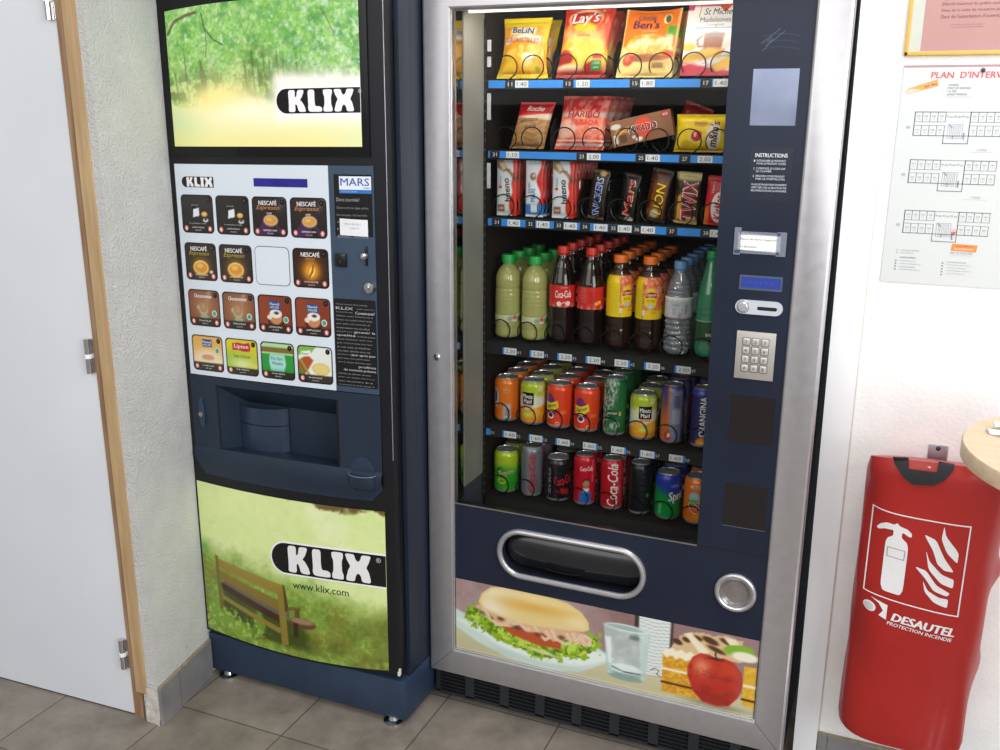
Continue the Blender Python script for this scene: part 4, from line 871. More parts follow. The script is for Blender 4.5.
# ------------------------------------------------------------------ shelves
XC = [.1225 + .0725 * k for k in range(8)]
WIDE = [.127, .193, .274, .3455, .4245, .4946, .567, .63]
def shelf(zs, strip_h, wide, tags, ring_r, pitch, nring, div_h, div_front, ring_dx=0., cols=range(8), slope=False, divs=None):
    mb = MB().box(.0835, .6715, .172, .62, zs - .004, zs)
    if slope: mb.add([(.0835, .164, zs - .030), (.6715, .164, zs - .030), (.6715, .174, zs - .003), (.0835, .174, zs - .003), (.0835, .176, zs - .034), (.6715, .176, zs - .034)], [(0, 1, 2, 3), (0, 4, 5, 1), (3, 2, 5, 4)])
    else: mb.box(.0835, .6715, .169, .174, zs - strip_h - .004, zs)
    sh = build('shelf', mb, m_tray, snack)
    if not slope:
        build('price_rail', MB().box(.0885, .669, .1672, .1691, zs - strip_h, zs - .001), m_blue, sh)
        S = planeY(.1672); zc = zs - strip_h / 2 - .0005
        for num, xn, price, xp in tags:
            mb = MB(); h = strip_h - .0015
            if num: mb.rect(S, xn - .0125, xn + .0125, zc - h / 2, zc + h / 2, '0f0f12', .0005); mb.text(S, num, xn, zc, .0085, .011, 'd9d9dc', .02, off=.0009)
            if price: mb.rect(S, xp - .0165, xp + .0165, zc - h / 2 + .0004, zc + h / 2 - .0004, 'dfe2e6', .0006); mb.text(S, price, xp, zc, .0088, .024, '3a3d44', .01, off=.001)
            build('price_tag', mb, P_mat, sh)
    else:
        zc = zs - .0105 - .5 * 0 - .0 ; zc = zs - .011
        S = lambda u, v, off: np.stack([np.asarray(u, float), .1632 - off - (0 * np.asarray(v)), np.asarray(v, float)], -1)
        for xp, price, num, blue in tags:
            mb = MB(); z0_, z1_ = zc - .0085 - .008, zc + .0085 - .008
            mb.rect(S, xp - (.019 if price else .006), xp + (.019 if price else .006), z0_, z1_, '2f8ae6', 0); o = .004 * blue
            if price: mb.rect(S, xp - .0165 + o, xp + .0165 + o, z0_, z1_, 'd5dade', .0004)
            if price: mb.text(S, price, xp + o, (z0_ + z1_) / 2, .0088, .025, '4a5468', .015, off=.0007)
            if num: mb.text(S, num, xp + (.0250 if price else .012), (z0_ + z1_) / 2 - .001, .008, .010, 'b9bcc2', .01, off=.0002)
            build('price_tag', mb, P_mat, sh)
    # retaining coils: one ring per place, joined by a step along the tray floor
    for k in cols:
        cx = (WIDE if wide else XC)[k] + ring_dx; p = []
        for i in range(nring):
            y = .1845 + i * pitch
            for a_ in np.linspace(-2.2, 2.2 + .0, 18): p.append((cx + ring_r * math.sin(a_), y, zs + .0022 + ring_r + ring_r * math.cos(a_)))
            q = p[-1]; s_ = p[-18]
            if i < nring - 1: p += [(cx + ring_r * .3, y + .0012, zs + .0022), (cx - ring_r * .3, y + pitch - .0012, zs + .0022)]
        build('spiral_coil', MB().tube(p, .0016, 5), m_wire, sh)
    for x, div_front in (divs or [(XC[k] + .03625, div_front) for k in range(8)]):
        pr = [(div_front, zs + .0005), (.60, zs + .0005), (.60, zs + div_h), (div_front + (div_h - .05 if div_h > .055 else .01) * 1.1, zs + div_h), (div_front, zs + min(.05, div_h * .8))]
        v = [(x - .0009, a_, b_) for a_, b_ in pr] + [(x + .0009, a_, b_) for a_, b_ in pr]
        MBd = MB().add(v, [(4, 3, 2, 1, 0), (5, 6, 7, 8, 9)] + [(i, (i + 1) % 5, 5 + (i + 1) % 5, 5 + i) for i in range(5)])
        build('lane_divider', MBd, m_tray, sh)
    return sh
Z1, Z2, Z3, Z4, Z5, Z6 = 1.5855, 1.4245, 1.2645, .9555, .7360, .5380
shelf(Z1, .018, True, [('11', .144, '1.40', .173), ('13', .287, '1.20', .322), ('15', .443, '1.80', .471), ('17', .600, '1.40', .632)], .0265, .060, 3, .085, .205, divs=[(.2340, .205), (.3800, .205), (.5330, .205)])
shelf(Z2, .017, True, [('21', .106, '1.10', .152), ('23', .324, '2.00', .353), ('25', .464, '1.40', .491), ('27', .563, '2.00', .608)], .0265, .060, 3, .075, .205, divs=[(.2340, .205), (.3835, .235)])
s3 = shelf(Z3, .018, False, [('31', .112, '1.40', .157), ('32', .200, '1.40', .232), ('33', .272, '1.40', .301), ('34', .337, '1.40', .375), ('35', .406, '1.40', .433), ('36', .462, '1.40', .488), ('37', .543, None, 0), ('38', .620, '1.40', .645)], .027, .026, 8, .092, .215)
shelf(Z4, .018, False, [(.151 + .0727 * k, '2.20' if k < 6 else '2.00', str(41 + k), [-1, -1, -1, -1, 1, -1, -1][k] * -.6) for k in range(7)], .0262, .0705, 6, .058, .235, -.006, slope=True)
shelf(Z5, .018, False, [(.0935, None, '51', -2)] + [(.1528 + .0722 * k, '1.60', str(52 + k), [1, .2, .8, -1, -.8, 0, -1.2][k] * .6) for k in range(7)], .0262, .0705, 4, .075, .215, -.006, slope=True)
shelf(Z6, .018, False, [], .0262, .0705, 3, .07, .215, -.006, slope=True)
for k in (3, 4, 5):
    x = XC[k] - .0335; build('wire_guide', MB().tube([(x, .213, Z3 + .072), (x, .213, Z3 + .092), (x + .004, .216, Z3 + .095), (x + .028, .232, Z3 + .096)], .0013, 5), mat('bright_wire', 'c9c9c6', .2, 1.), s3)
# ================================================================== PRODUCTS
m_lid = mat('can_lid', 'dcdde0', .24, .85, noise=.02)
LIFT = .0046
ORD = ['foremost', 'second back', 'third back', 'fourth back', 'fifth back', 'sixth back', 'seventh back', 'eighth back']

def can(name, r, h, paint, over):
    """paint(c, v): canvas in mm around the can (0 = facing out), z in mm; over(mb, S): printed marks"""
    root = thing(name, '', 'can')
    n, m = 56, 26
    rs = r - .0055
    prof = [(r * .72, .0012), (r * .80, 0), (r * .86, .001), (r * .985, .007), (r, .010)] + [(r, z) for z in np.linspace(.0101, h - .0155, m)] + [(r * .985, h - .012), (rs + .001, h - .0035), (rs, h - .0022)]
    def cf(A, H):
        c = Cv(A * r * 1000, H * 1000, 'ffffff'); c.px = 2.2; paint(c, H / h); m_ = (H < .0085) | (H > h - .0032); return np.where(m_[..., None], hx('9a9a9c'), c.img)
    mb = MB(.006).lathe(prof, n, cf=cf)
    S = lambda u, v, off: np.stack([(r + off) * np.sin(np.asarray(u) / r), -(r + off) * np.cos(np.asarray(u) / r), np.asarray(v, float)], -1)
    over(mb, S); build('can_body', mb, P_can, root)
    lid = build('lid', MB().lathe([(rs - .0005, h - .0030), (rs + .0008, h - .0012), (rs, h), (rs - .0016, h - .0004), (rs - .0024, h - .0042), (rs - .004, h - .0036), (0, h - .0036)], 40, cap=False), m_lid, root)
    mb = MB(); a = np.arange(14) * 2 * PI / 14; mb.tube([(.0052 * math.sin(t), -.002 - .008 * math.cos(t), h - .0022) for t in a], .0011, 5, True); mb.lathe([(0, 0), (.0022, 0), (.0022, .0012), (0, .0012)], 8, (0, .002, h - .0036))
    build('pull_tab', mb, m_lid, root); build('mouth', MB().poly(lambda u, v, o: np.stack([np.asarray(u, float), np.asarray(v, float), np.full(np.shape(u), h - .0034)], -1), [(.007 * math.sin(t), -.012 + .0055 * math.cos(t)) for t in a], 0), mat('mouth_grey', '77787b', .4, .6), lid)  # the mouth is a flat patch in a darker grey than the lid
    return root

def place(root, spots, z, labels, group=None):
    if group: root['group'] = group
    root['label'] = labels[0]
    for i, (x, y) in enumerate(spots[1:], 1): dup(root, (x, y, z + LIFT), labels[i])
    root.location = (spots[0][0], spots[0][1], z + LIFT)

def column(root, k, z, n, fmt, group, dx=0., y0=.2202, pitch=.0705):
    place(root, [(XC[k] + dx, y0 + pitch * i) for i in range(n)], z, [fmt.replace('@', ORD[i]) for i in range(n)], group)

R = .0328; H33 = .1155; C0 = 10.4
blobs = lambda c, cells, seed, a, b, col, m=1.: c.bl(ss(a, b, fbm(c.X.shape, cells, seed, 2.2)) * m, col)
def p_fanta(c, v):
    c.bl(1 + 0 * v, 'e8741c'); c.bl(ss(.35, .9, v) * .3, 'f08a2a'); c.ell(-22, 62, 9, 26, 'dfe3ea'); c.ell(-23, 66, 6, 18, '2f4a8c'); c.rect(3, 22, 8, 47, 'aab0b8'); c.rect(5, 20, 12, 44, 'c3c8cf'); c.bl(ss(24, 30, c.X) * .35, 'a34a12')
def o_fanta(mb, S):
    mb.ell(S, .010, .0855, .0085, .0085, 'e3a06a'); mb.ell(S, .010, .0855, .0070, .0070, 'dd7b2c', .0007); mb.text(S, 'pur', .010, .0855, .005, .009, 'f4d9bd', off=.001)
    for i in range(9): mb.rect(S, .0065 + .0014 * i, .0065 + .0014 * i + .0004 + .0004 * (i % 3), .016, .036, '8b939c', .0006)
column(can('orange_can', R, H33, p_fanta, o_fanta), 0, Z5, 4, 'orange can with grey label panel, @ in the far left can lane', 'orange cans')

def mk_mm(dx):
    def p(c, v):
        X0 = C0 + dx
        c.bl(1 + 0 * v, 'dfe3d8'); c.bl(ss(.62, .72, v + .08 * (fbm(v.shape, 4, 3, 3) - .5)), 'b6c62c'); blobs(c, 7, 12, .54, .62, 'dfe7a0', 1); c.bl((v < .62) * 0., 'ffffff')
        w = (fbm(v.shape, 5, 7, 3) - .5) * 12; c.bl(ss(2, -2, (c.Y - 42 - .25 * (c.X - X0) + w)), 'f0a31c'); c.bl(ss(2, -2, (c.Y - 20 + w)), 'e88f12'); c.ell(X0 - 4, 28, 15, 8, 'b9c53a', 3); c.ell(X0 - 4, 28, 11, 5, 'd6d96a', 3); c.ell(X0 + 20, 32, 13, 12, 'f4b545', 3); c.ell(X0 - 22, 40, 12, 10, 'f2b040', 3); c.bl(ss(.86, .95, v) * .7, '9fb02a')
    def o(mb, S):
        x = (C0 + dx) / 1000; mb.rect(S, x - .0175, x + .0145, .055, .087, '14130f', .0005, 2); mb.text(S, 'Minute', x - .0015, .0770, .0110, .026, 'eef0ea', .035, off=.0011); mb.text(S, 'Maid', x - .0015, .0640, .0110, .021, 'eef0ea', .035, off=.0011); mb.rect(S, x - .013, x + .011, .049, .0545, 'e0782a', .0007, 2)
        mb.text(S, 'ORANGE', x - .001, .0517, .0033, .018, 'fbe9cf', off=.0011)
    return p, o
column(can('juice_can', R, H33, *mk_mm(-12)), 1, Z5, 4, 'yellow and green orange juice can, @ in the second can lane from left', 'yellow green juice cans')
column(can('juice_can', R, H33, *mk_mm(4)), 5, Z5, 3, 'yellow and green juice can, @ right of the tall green cans', 'yellow green juice cans')
def mk_sch(dx):
    def p(c, v): c.bl(1 + 0 * v, 'e3431f'); c.bl(ss(.5, 1, v) * .25, 'ee5a2c'); c.rect(C0 + dx + 18, C0 + dx + 34, 40, 47, 'e88a2a', 3, .8)
    def o(mb, S):
        x = (C0 + dx) / 1000; S0 = S; S = lambda u, v, off: S0(x + (np.asarray(u, float) - x) * 1.25, .060 + (np.asarray(v, float) - .060) * 1.18, off); mb.poly(S, [(x - .015, .036), (x - .008, .031), (x + .006, .045), (x + .008, .064), (x - .002, .082), (x - .009, .088), (x - .017, .078), (x - .019, .055)], .0005, '7d2a78', 2)
        mb.poly(S, [(x - .020, .050), (x - .004, .046), (x + .011, .058), (x + .009, .073), (x - .006, .066), (x - .020, .068)], .0010, 'e8d026', 2); mb.text(S, 'Agrum', x - .005, .0595, .0085, .023, '6d2a5c', .03, .2, .3, off=.0015)
        mb.ell(S, x - .006, .038, .0075, .007, 'f4efe8', .0012); mb.ell(S, x - .006, .0395, .0055, .005, '5a1f3c', .0015); mb.text(S, 'Sans sucres', x - .008, .0175, .004, .022, 'f3d9cd', off=.0008); mb.ell(S, x + .009, .0215, .0042, .0042, 'f3e3dc', .0006); mb.ell(S, x + .009, .0215, .003, .003, 'e3431f', .0009)
    return p, o
column(can('citrus_can', R, H33, *mk_sch(-16)), 2, Z5, 4, 'red orange citrus soda can, @ in the third can lane from left', 'red orange citrus cans')
column(can('citrus_can', R, H33, *mk_sch(-8)), 3, Z5, 3, 'red orange citrus soda can, @ in the fourth can lane from left', 'red orange citrus cans')
RS = .0286; HS = .146
def p_per(c, v):
    c.bl(1 + 0 * v, '1d6a3a'); d = ss(6, -6, c.X - C0 + 9 + 12 * np.sin(v * 5 + .6)); n = fbm(v.shape, 26, 5, 2.4, 2); c.bl(d * ss(.45, .5, n), 'bfc8c0'); c.bl(d * ss(.6, .64, n), '6d7d74'); c.ell(C0 - 2, 26, 13, 11, 'aeb8b2', 4); c.bl(ss(.5, .6, fbm(v.shape, 20, 8, 2.4, 2)) * (np.hypot(c.X - C0 + 2, c.Y - 26) < 13), '1b5a34')
def o_per(mb, S):
    x = (C0 - 8) / 1000; mb.poly(S, [(x - .015, .052), (x + .008, .049), (x + .015, .055), (x + .012, .066), (x - .010, .068), (x - .016, .062)], .0006, '1a4f30', 2); mb.text(S, 'perrier', x - .001, .0585, .009, .025, 'd9ded8', .02, .15, .05, off=.0012); mb.ell(S, x + .018, .058, .003, .006, 'd8b23a', .0008)
column(can('slim_green_can', RS, HS, p_per, o_per), 4, Z5, 3, 'tall dark green can with silver splash pattern, @ in its lane', 'tall dark green cans')
def p_or1(c, v):
    c.bl(1 + 0 * v, '8d93b2'); c.bl(ss(.9, .94, v), '3a3486'); c.bl(ss(-6, -14, c.X - C0 + 2), 'e0721e'); c.bl(ss(-10, -20, c.X - C0 + 2) * ss(.3, .9, v), '4a3a86'); c.bl(ss(16, 22, c.X - C0) * .9, '3d3578'); c.bl(ss(.5, .58, fbm(v.shape, 40, 4, 2.2, 2)) * .35 * (v < .9), '6b719a'); c.rect(C0 - 6, C0 + 15, 50, 84, 'b9bfd2', 2); c.ell(C0 - 14, 20, 9, 14, 'b03a26', 4); c.ell(C0 - 12, 22, 4, 6, 'e8d9d0', 2)
def o_or1(mb, S):
    x = C0 / 1000
    for i in range(9): mb.rect(S, x - .003 + .0018 * i, x - .003 + .0018 * i + .0006 + .0003 * (i % 3), .092, .122, '4c5682', .0006)
    for i in range(11): mb.text(S, 'valeurs nutritionnelles moyennes'[: 18 + i], x + .004, .082 - .003 * i, .0018, .018, '5a6490', 0, off=.0006)
    mb.text(S, 'ORANGINA', x + .026, .075, .010, .07, 'cf5a3a', .03, 0, PI / 2)
column(can('slim_blue_can', RS, HS, p_or1, o_or1), 6, Z5, 3, 'tall blue grey can showing its ingredients panel, @ in its lane', 'tall blue grey cans')
def p_or2(c, v): c.bl(1 + 0 * v, '2c2a62'); c.bl(ss(.86, .9, v), '3f3fa8'); c.ell(C0 - 4, 10, 16, 16, 'e88a1e', 5); c.ell(C0 - 2, 8, 8, 8, 'f3c84a', 4)
def o_or2(mb, S):
    x = C0 / 1000 - .004; mb.text(S, 'ORANGINA', x, .078, .0165, .098, 'eef0f4', .05, 0, PI / 2); mb.ell(S, x + .012, .020, .004, .005, 'f3b23a', .0008, 16, .4)
column(can('slim_violet_can', RS, HS, p_or2, o_or2), 7, Z5, 3, 'tall violet can with white vertical lettering, @ in the far right lane', 'tall violet cans')

# bottom shelf
def p_lime(c, v): 
    c.bl(1 + 0 * v, '2fa52a'); c.bl(ss(.45, .75, v + .2 * (fbm(v.shape, 3, 4, 3) - .5)), 'b5cf2e'); blobs(c, 5, 9, .55, .65, '6fc03a', .6); c.ell(C0 - 16, 60, 10, 12, '1f6e1e', 4); c.ell(C0 - 14, 60, 6, 8, '52b02e', 3); c.ell(C0 - 10, 34, 12, 8, 'e6d84a', 3); c.ell(C0 - 10, 34, 8, 5, '3aa52c', 3)
def o_lime(mb, S):
    x = C0 / 1000; mb.text(S, 'Tropico', x + .001, .056, .016, .042, 'efe6d6', .05, .2, .22, off=.0006); mb.text(S, 'Tropico', x + .0015, .0558, .0145, .040, 'b06a3a', .0, .2, .22, off=.001)
column(can('lime_can', R, H33, p_lime, o_lime), 0, Z6, 2, 'lime green soda can, @ on the bottom shelf far left', 'lime green cans')
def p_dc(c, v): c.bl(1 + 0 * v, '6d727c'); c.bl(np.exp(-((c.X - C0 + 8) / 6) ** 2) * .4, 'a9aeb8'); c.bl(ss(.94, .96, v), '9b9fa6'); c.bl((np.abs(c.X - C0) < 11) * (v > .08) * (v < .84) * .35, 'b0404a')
def o_dc(mb, S): mb.text(S, 'Coca-Cola', C0 / 1000, .066, .017, .105, 'a82f3e', .03, .2, PI / 2); mb.text(S, 'light', C0 / 1000 + .012, .045, .008, .03, 'a82f3e', .02, .2, PI / 2)
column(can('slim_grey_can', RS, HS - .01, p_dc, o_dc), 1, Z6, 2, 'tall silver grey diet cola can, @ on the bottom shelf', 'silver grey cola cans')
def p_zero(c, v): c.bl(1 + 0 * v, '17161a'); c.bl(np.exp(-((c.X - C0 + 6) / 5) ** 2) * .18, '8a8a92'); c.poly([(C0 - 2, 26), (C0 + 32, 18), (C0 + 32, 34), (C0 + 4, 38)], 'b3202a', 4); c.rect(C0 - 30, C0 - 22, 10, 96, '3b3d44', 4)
def o_zero(mb, S): mb.text(S, 'Coca-Cola', (C0 + 16) / 1000, .060, .026, .050, 'c02a30', .03, .25, .18); mb.text(S, 'ZERO', (C0 - 22) / 1000, .055, .007, .07, '9a9ca4', .02, 0, PI / 2)
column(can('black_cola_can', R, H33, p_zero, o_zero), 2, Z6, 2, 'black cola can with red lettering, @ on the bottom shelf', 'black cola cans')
def p_cp(c, v):
    X0 = C0 + 2
    c.bl(1 + 0 * v, 'c8152a'); c.poly([(X0 - 17, 8), (X0 - 16, 36), (X0 - 6, 46), (X0 + 4, 44), (X0 + 14, 34), (X0 + 15, 8)], '2f6fc4', 2); c.poly([(X0 - 9, 45), (X0 - 5, 36), (X0 + 6, 38), (X0 + 8, 45), (X0, 50)], 'eef0f2', 2); c.ell(X0 + 1, 60, 8.5, 12, 'b98a6a', 2); c.ell(X0 + 1, 67, 8.8, 7, '2b211c', 2); c.ell(X0 + 1, 61, 7.4, 8, 'bd8f70', 2); c.ell(X0 + 4, 53, 4, 1.2, '8d5a4a', 1.5, .7)
def o_cp(mb, S): mb.text(S, 'Coca-Cola', (C0 + 2) / 1000, .101, .012, .032, 'f4e6e6', .03, .25, .05, off=.0008); mb.text(S, 'GOUT ORIGINAL', (C0 + 19) / 1000, .095, .005, .06, 'e79aa2', .02, 0, PI / 2, off=.0008)
column(can('red_cola_can', RS, HS - .012, p_cp, o_cp), 3, Z6, 2, 'red cola can printed with a person in blue shirt, @ in its lane', 'red portrait cola cans')
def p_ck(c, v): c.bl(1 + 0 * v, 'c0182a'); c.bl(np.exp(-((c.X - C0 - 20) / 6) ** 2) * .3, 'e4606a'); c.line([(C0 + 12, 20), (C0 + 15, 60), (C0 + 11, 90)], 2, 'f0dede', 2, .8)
def o_ck(mb, S): mb.text(S, 'Coca-Cola', (C0 - 1) / 1000, .068, .026, .112, 'f6ecec', .03, .25, PI / 2)
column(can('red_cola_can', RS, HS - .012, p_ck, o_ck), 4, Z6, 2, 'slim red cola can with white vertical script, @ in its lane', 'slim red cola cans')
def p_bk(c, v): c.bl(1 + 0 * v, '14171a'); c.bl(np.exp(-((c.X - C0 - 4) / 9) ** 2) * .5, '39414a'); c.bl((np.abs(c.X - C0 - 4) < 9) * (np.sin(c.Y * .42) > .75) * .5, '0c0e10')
def o_bk(mb, S): mb.ell(S, .028, .052, .005, .006, '3f7a2c', .0006)
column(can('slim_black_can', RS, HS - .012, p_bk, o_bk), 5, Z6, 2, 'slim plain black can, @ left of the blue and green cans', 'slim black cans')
def p_sp(c, v): c.bl(1 + 0 * v, '0f9a46'); c.bl(ss(.42, .72, v + .003 * (c.X - C0)), '2440b0'); c.poly([(C0 - 28, 14), (C0 - 20, 14), (C0 - 20, 40), (C0 - 28, 44)], '7fcf9a', 3, .8); c.line([(C0 - 12, 10), (C0 - 12, 100)], .8, '14306c', 1, .4); c.poly([(C0 + 2, 92), (C0 + 20, 96), (C0 + 28, 88), (C0 + 6, 86)], '8fa6e0', 3, .7)
def o_sp(mb, S): mb.text(S, 'Sprite', (C0 + 24) / 1000, .062, .030, .052, 'f2f6f8', .05, .2, .12)
column(can('blue_green_can', R, H33 + .004, p_sp, o_sp), 6, Z6, 2, 'blue and green lemon soda can, @ on the bottom shelf', 'blue and green cans')
def p_oa(c, v): c.bl(1 + 0 * v, 'ee7a1c'); c.ell(C0 - 12, 70, 13, 15, 'a8d4e6', 4); c.ell(C0 - 12, 56, 14, 10, '5fae4a', 5); c.ell(C0 + 4, 24, 16, 14, 'f29a2a', 5); c.ell(C0 + 20, 34, 10, 12, '6aa83a', 5); c.rect(C0 - 22, C0 + 20, 93, 102, 'f3d6b0', 2)
def o_oa(mb, S): mb.text(S, 'Oasis', C0 / 1000, .056, .032, .052, 'f6efe8', .08, .1, .75); mb.text(S, 'Oasis', C0 / 1000, .056, .030, .050, 'c8203c', .02, .1, .75, off=.0011); mb.text(S, 'TROPICAL', C0 / 1000, .0975, .006, .03, 'd0602a', .02)
column(can('orange_fruit_can', R, H33 + .004, p_oa, o_oa), 7, Z6, 2, 'orange tropical fruit can, @ on the bottom shelf far right', 'orange fruit cans')

# ------------------------------------------------------------------ bottles
m_lemon = mat('lemonade', 'b3b46e', .12, noise=.03, scale=30, coat=.4); MATS['lemonade'].node_tree.nodes['Principled BSDF'].inputs['Transmission Weight'].default_value = .12
m_cola = mat('cola_liquid', '1c0c07', .08, noise=.1, coat=.4)
m_tea = mat('tea_liquid', '2a1408', .08, noise=.1, coat=.4)
m_pet = glass_mat('clear_pet', 'f4f7f8', .10, .05, 'c9d0d8', .14)
m_petd = glass_mat('clear_pet_dark', 'b9aa9c', .08, .05, '3b2a22', .25)
m_petg = glass_mat('green_pet', '6fd09c', .08, .05, '45b584', .45)
m_water = glass_mat('water_body', 'eef1f4', .14, .05, 'b4bac6', .40)
def cap_mat(n, c): return mat(n, c, .4, noise=.03)
def cap(root, c, h, r=.0142, H=.0175):
    prof = [(r * .93, h - H), (r, h - H + .001), (r, h - .0018), (r * .93, h), (0, h)]
    mb = MB().lathe(prof, 40)
    V = mb.v[0]; k = np.arange(len(V)) % 2; msk = (V[:, 2] < h - .001) & (V[:, 2] > h - H + .0005); V[:, :2] *= np.where(msk & (k == 0), .965, 1)[:, None]
    o = build('cap', mb, cap_mat('cap_' + c, c), root); build('neck_ring', MB().lathe([(.0125, h - H - .004), (.0150, h - H - .0036), (.0150, h - H - .0024), (.0125, h - H - .002)], 24, cap=False), cap_mat('cap_' + c, c), o)
def cyl_S(r): return lambda u, v, off: np.stack([(r + off) * np.sin(np.asarray(u) / r), -(r + off) * np.cos(np.asarray(u) / r), np.asarray(v, float)], -1)
def label(root, r, z0, z1, paint, over, nz=20, rf=None):
    n = 56; H = np.linspace(z0, z1, nz)
    def cf(A, Z): c = Cv(A * r * 1000, Z * 1000); c.px = 2; paint(c, (Z - z0) / (z1 - z0)); return c.img
    RF = rf or (lambda z: r); mb = MB(.006).lathe([(RF(z), z) for z in H], n, cf=cf, cap=False); over(mb, cyl_S(r) if rf is None else (lambda u, v, off: np.stack([(np.vectorize(rf)(v) + off) * np.sin(np.asarray(u) / r), -(np.vectorize(rf)(v) + off) * np.cos(np.asarray(u) / r), np.asarray(v, float)], -1))); return build('label', mb, P_gloss, root)
def smooth_prof(pts, n=60):
    p = np.array(pts); t = np.r_[0, np.cumsum(np.hypot(*np.diff(p, axis=0).T))]; q = np.linspace(0, t[-1], n); return np.stack([np.interp(q, t, p[:, 0]), np.interp(q, t, p[:, 1])], -1)

HB = [.213, .213, .240, .240, .228, .228, .224, .248]
def lemonade():
    root = thing('lemonade_bottle', '', 'bottle'); h = .211
    p = [(0, .003), (.022, .002), (.029, .004), (.0325, .010), (.0328, .018), (.0318, .03)]
    for i in range(8): z = .034 + i * .0105; p += [(.0328, z), (.0328, z + .006), (.0322, z + .0085)]
    p += [(.0322, .120), (.0326, .124), (.0306, .128), (.0322, .134), (.0322, .150), (.0300, .162), (.0255, .173), (.019, .181), (.0140, .1855), (.0125, .189), (.0122, h - .018)]
    build('bottle_body', MB().lathe(smooth_prof(p, 90), 36), m_lemon, root); cap(root, '17a845', h, .0172, .0195)
    def pa(c, v): c.bl(1 + 0 * v, 'c9cfa0'); c.rect(8, 34, 0, 200, 'd9dcc8', 3); c.rect(14, 26, 0, 200, 'b8c0b4', 3); c.ell(31, 56, 6, 6, 'c45a4a', 3); c.bl(ss(36, 40, c.X), '4d7a3a'); 
    def ov(mb, S):
        for i in range(8): mb.rect(S, .010 + .0017 * i, .0106 + .0017 * i + .0003 * (i % 2), .0475, .058, '6a7468', .0004)
        mb.text(S, 'citron', .045, .063, .008, .02, 'e8efd8', .02, 0, .3)
    label(root, .0331, .0455, .0615, pa, ov, 6); return root
def cola(dx):
    root = thing('cola_bottle', '', 'bottle'); h = .240
    p = [(0, .004), (.016, .002), (.024, .003), (.030, .010), (.0315, .022), (.0305, .04), (.0288, .06), (.0300, .078), (.0322, .090), (.0327, .095), (.0327, .148), (.0315, .157), (.0275, .172), (.0215, .190)]
    build('bottle_body', MB().lathe(smooth_prof(p, 50), 36), m_cola, root)
    build('bottle_neck', MB().lathe(smooth_prof([(.0216, .1895), (.0175, .203), (.0138, .213), (.0125, .219), (.0123, h - .018)], 16), 30), m_petd, root); cap(root, 'dd3320', h)
    def pa(c, v): c.bl(1 + 0 * v, 'cf2a22'); c.bl(ss(.25, .0, v) * (np.sin(c.X * .38) > .2) * .5, 'e8d8d4')
    def ov(mb, S):
        x = (C0 + dx) / 1000; 
        if dx == 0:
            mb.text(S, 'Coca-Cola', x + .002, .1265, .018, .040, 'f6eeee', .018, .25, .04); mb.ell(S, x - .008, .1025, .006, .006, 'f0dcd8', .0008); mb.ell(S, x + .014, .1035, .006, .006, 'f0dcd8', .0008); mb.line(S, [(x - .004, .101), (x + .004, .107), (x + .010, .102)], .0015, 'f0dcd8', .0009); mb.text(S, 'gout original', x + .004, .1425, .004, .016, 'f0c8c4', off=.0008)
        else:
            for i in range(8): mb.text(S, 'ingredients eau gazeifiee sucre', x - .016, .146 - .0048 * i, .0032, .014 + .001 * (i % 3), 'e39a94', 0, off=.0007)
            mb.rect(S, x - .002, x + .012, .108, .138, 'c01f16', .0005, 1); mb.ell(S, x + .016, .108, .005, .0045, 'f0b23a', .0008); mb.ell(S, x + .024, .111, .005, .0045, 'f0b23a', .0008); mb.line(S, [(x - .022, .0985), (x + .03, .1015)], .0016, 'f3cfc8', .0008)
    label(root, .0330, .0940, .1480, pa, ov); return root
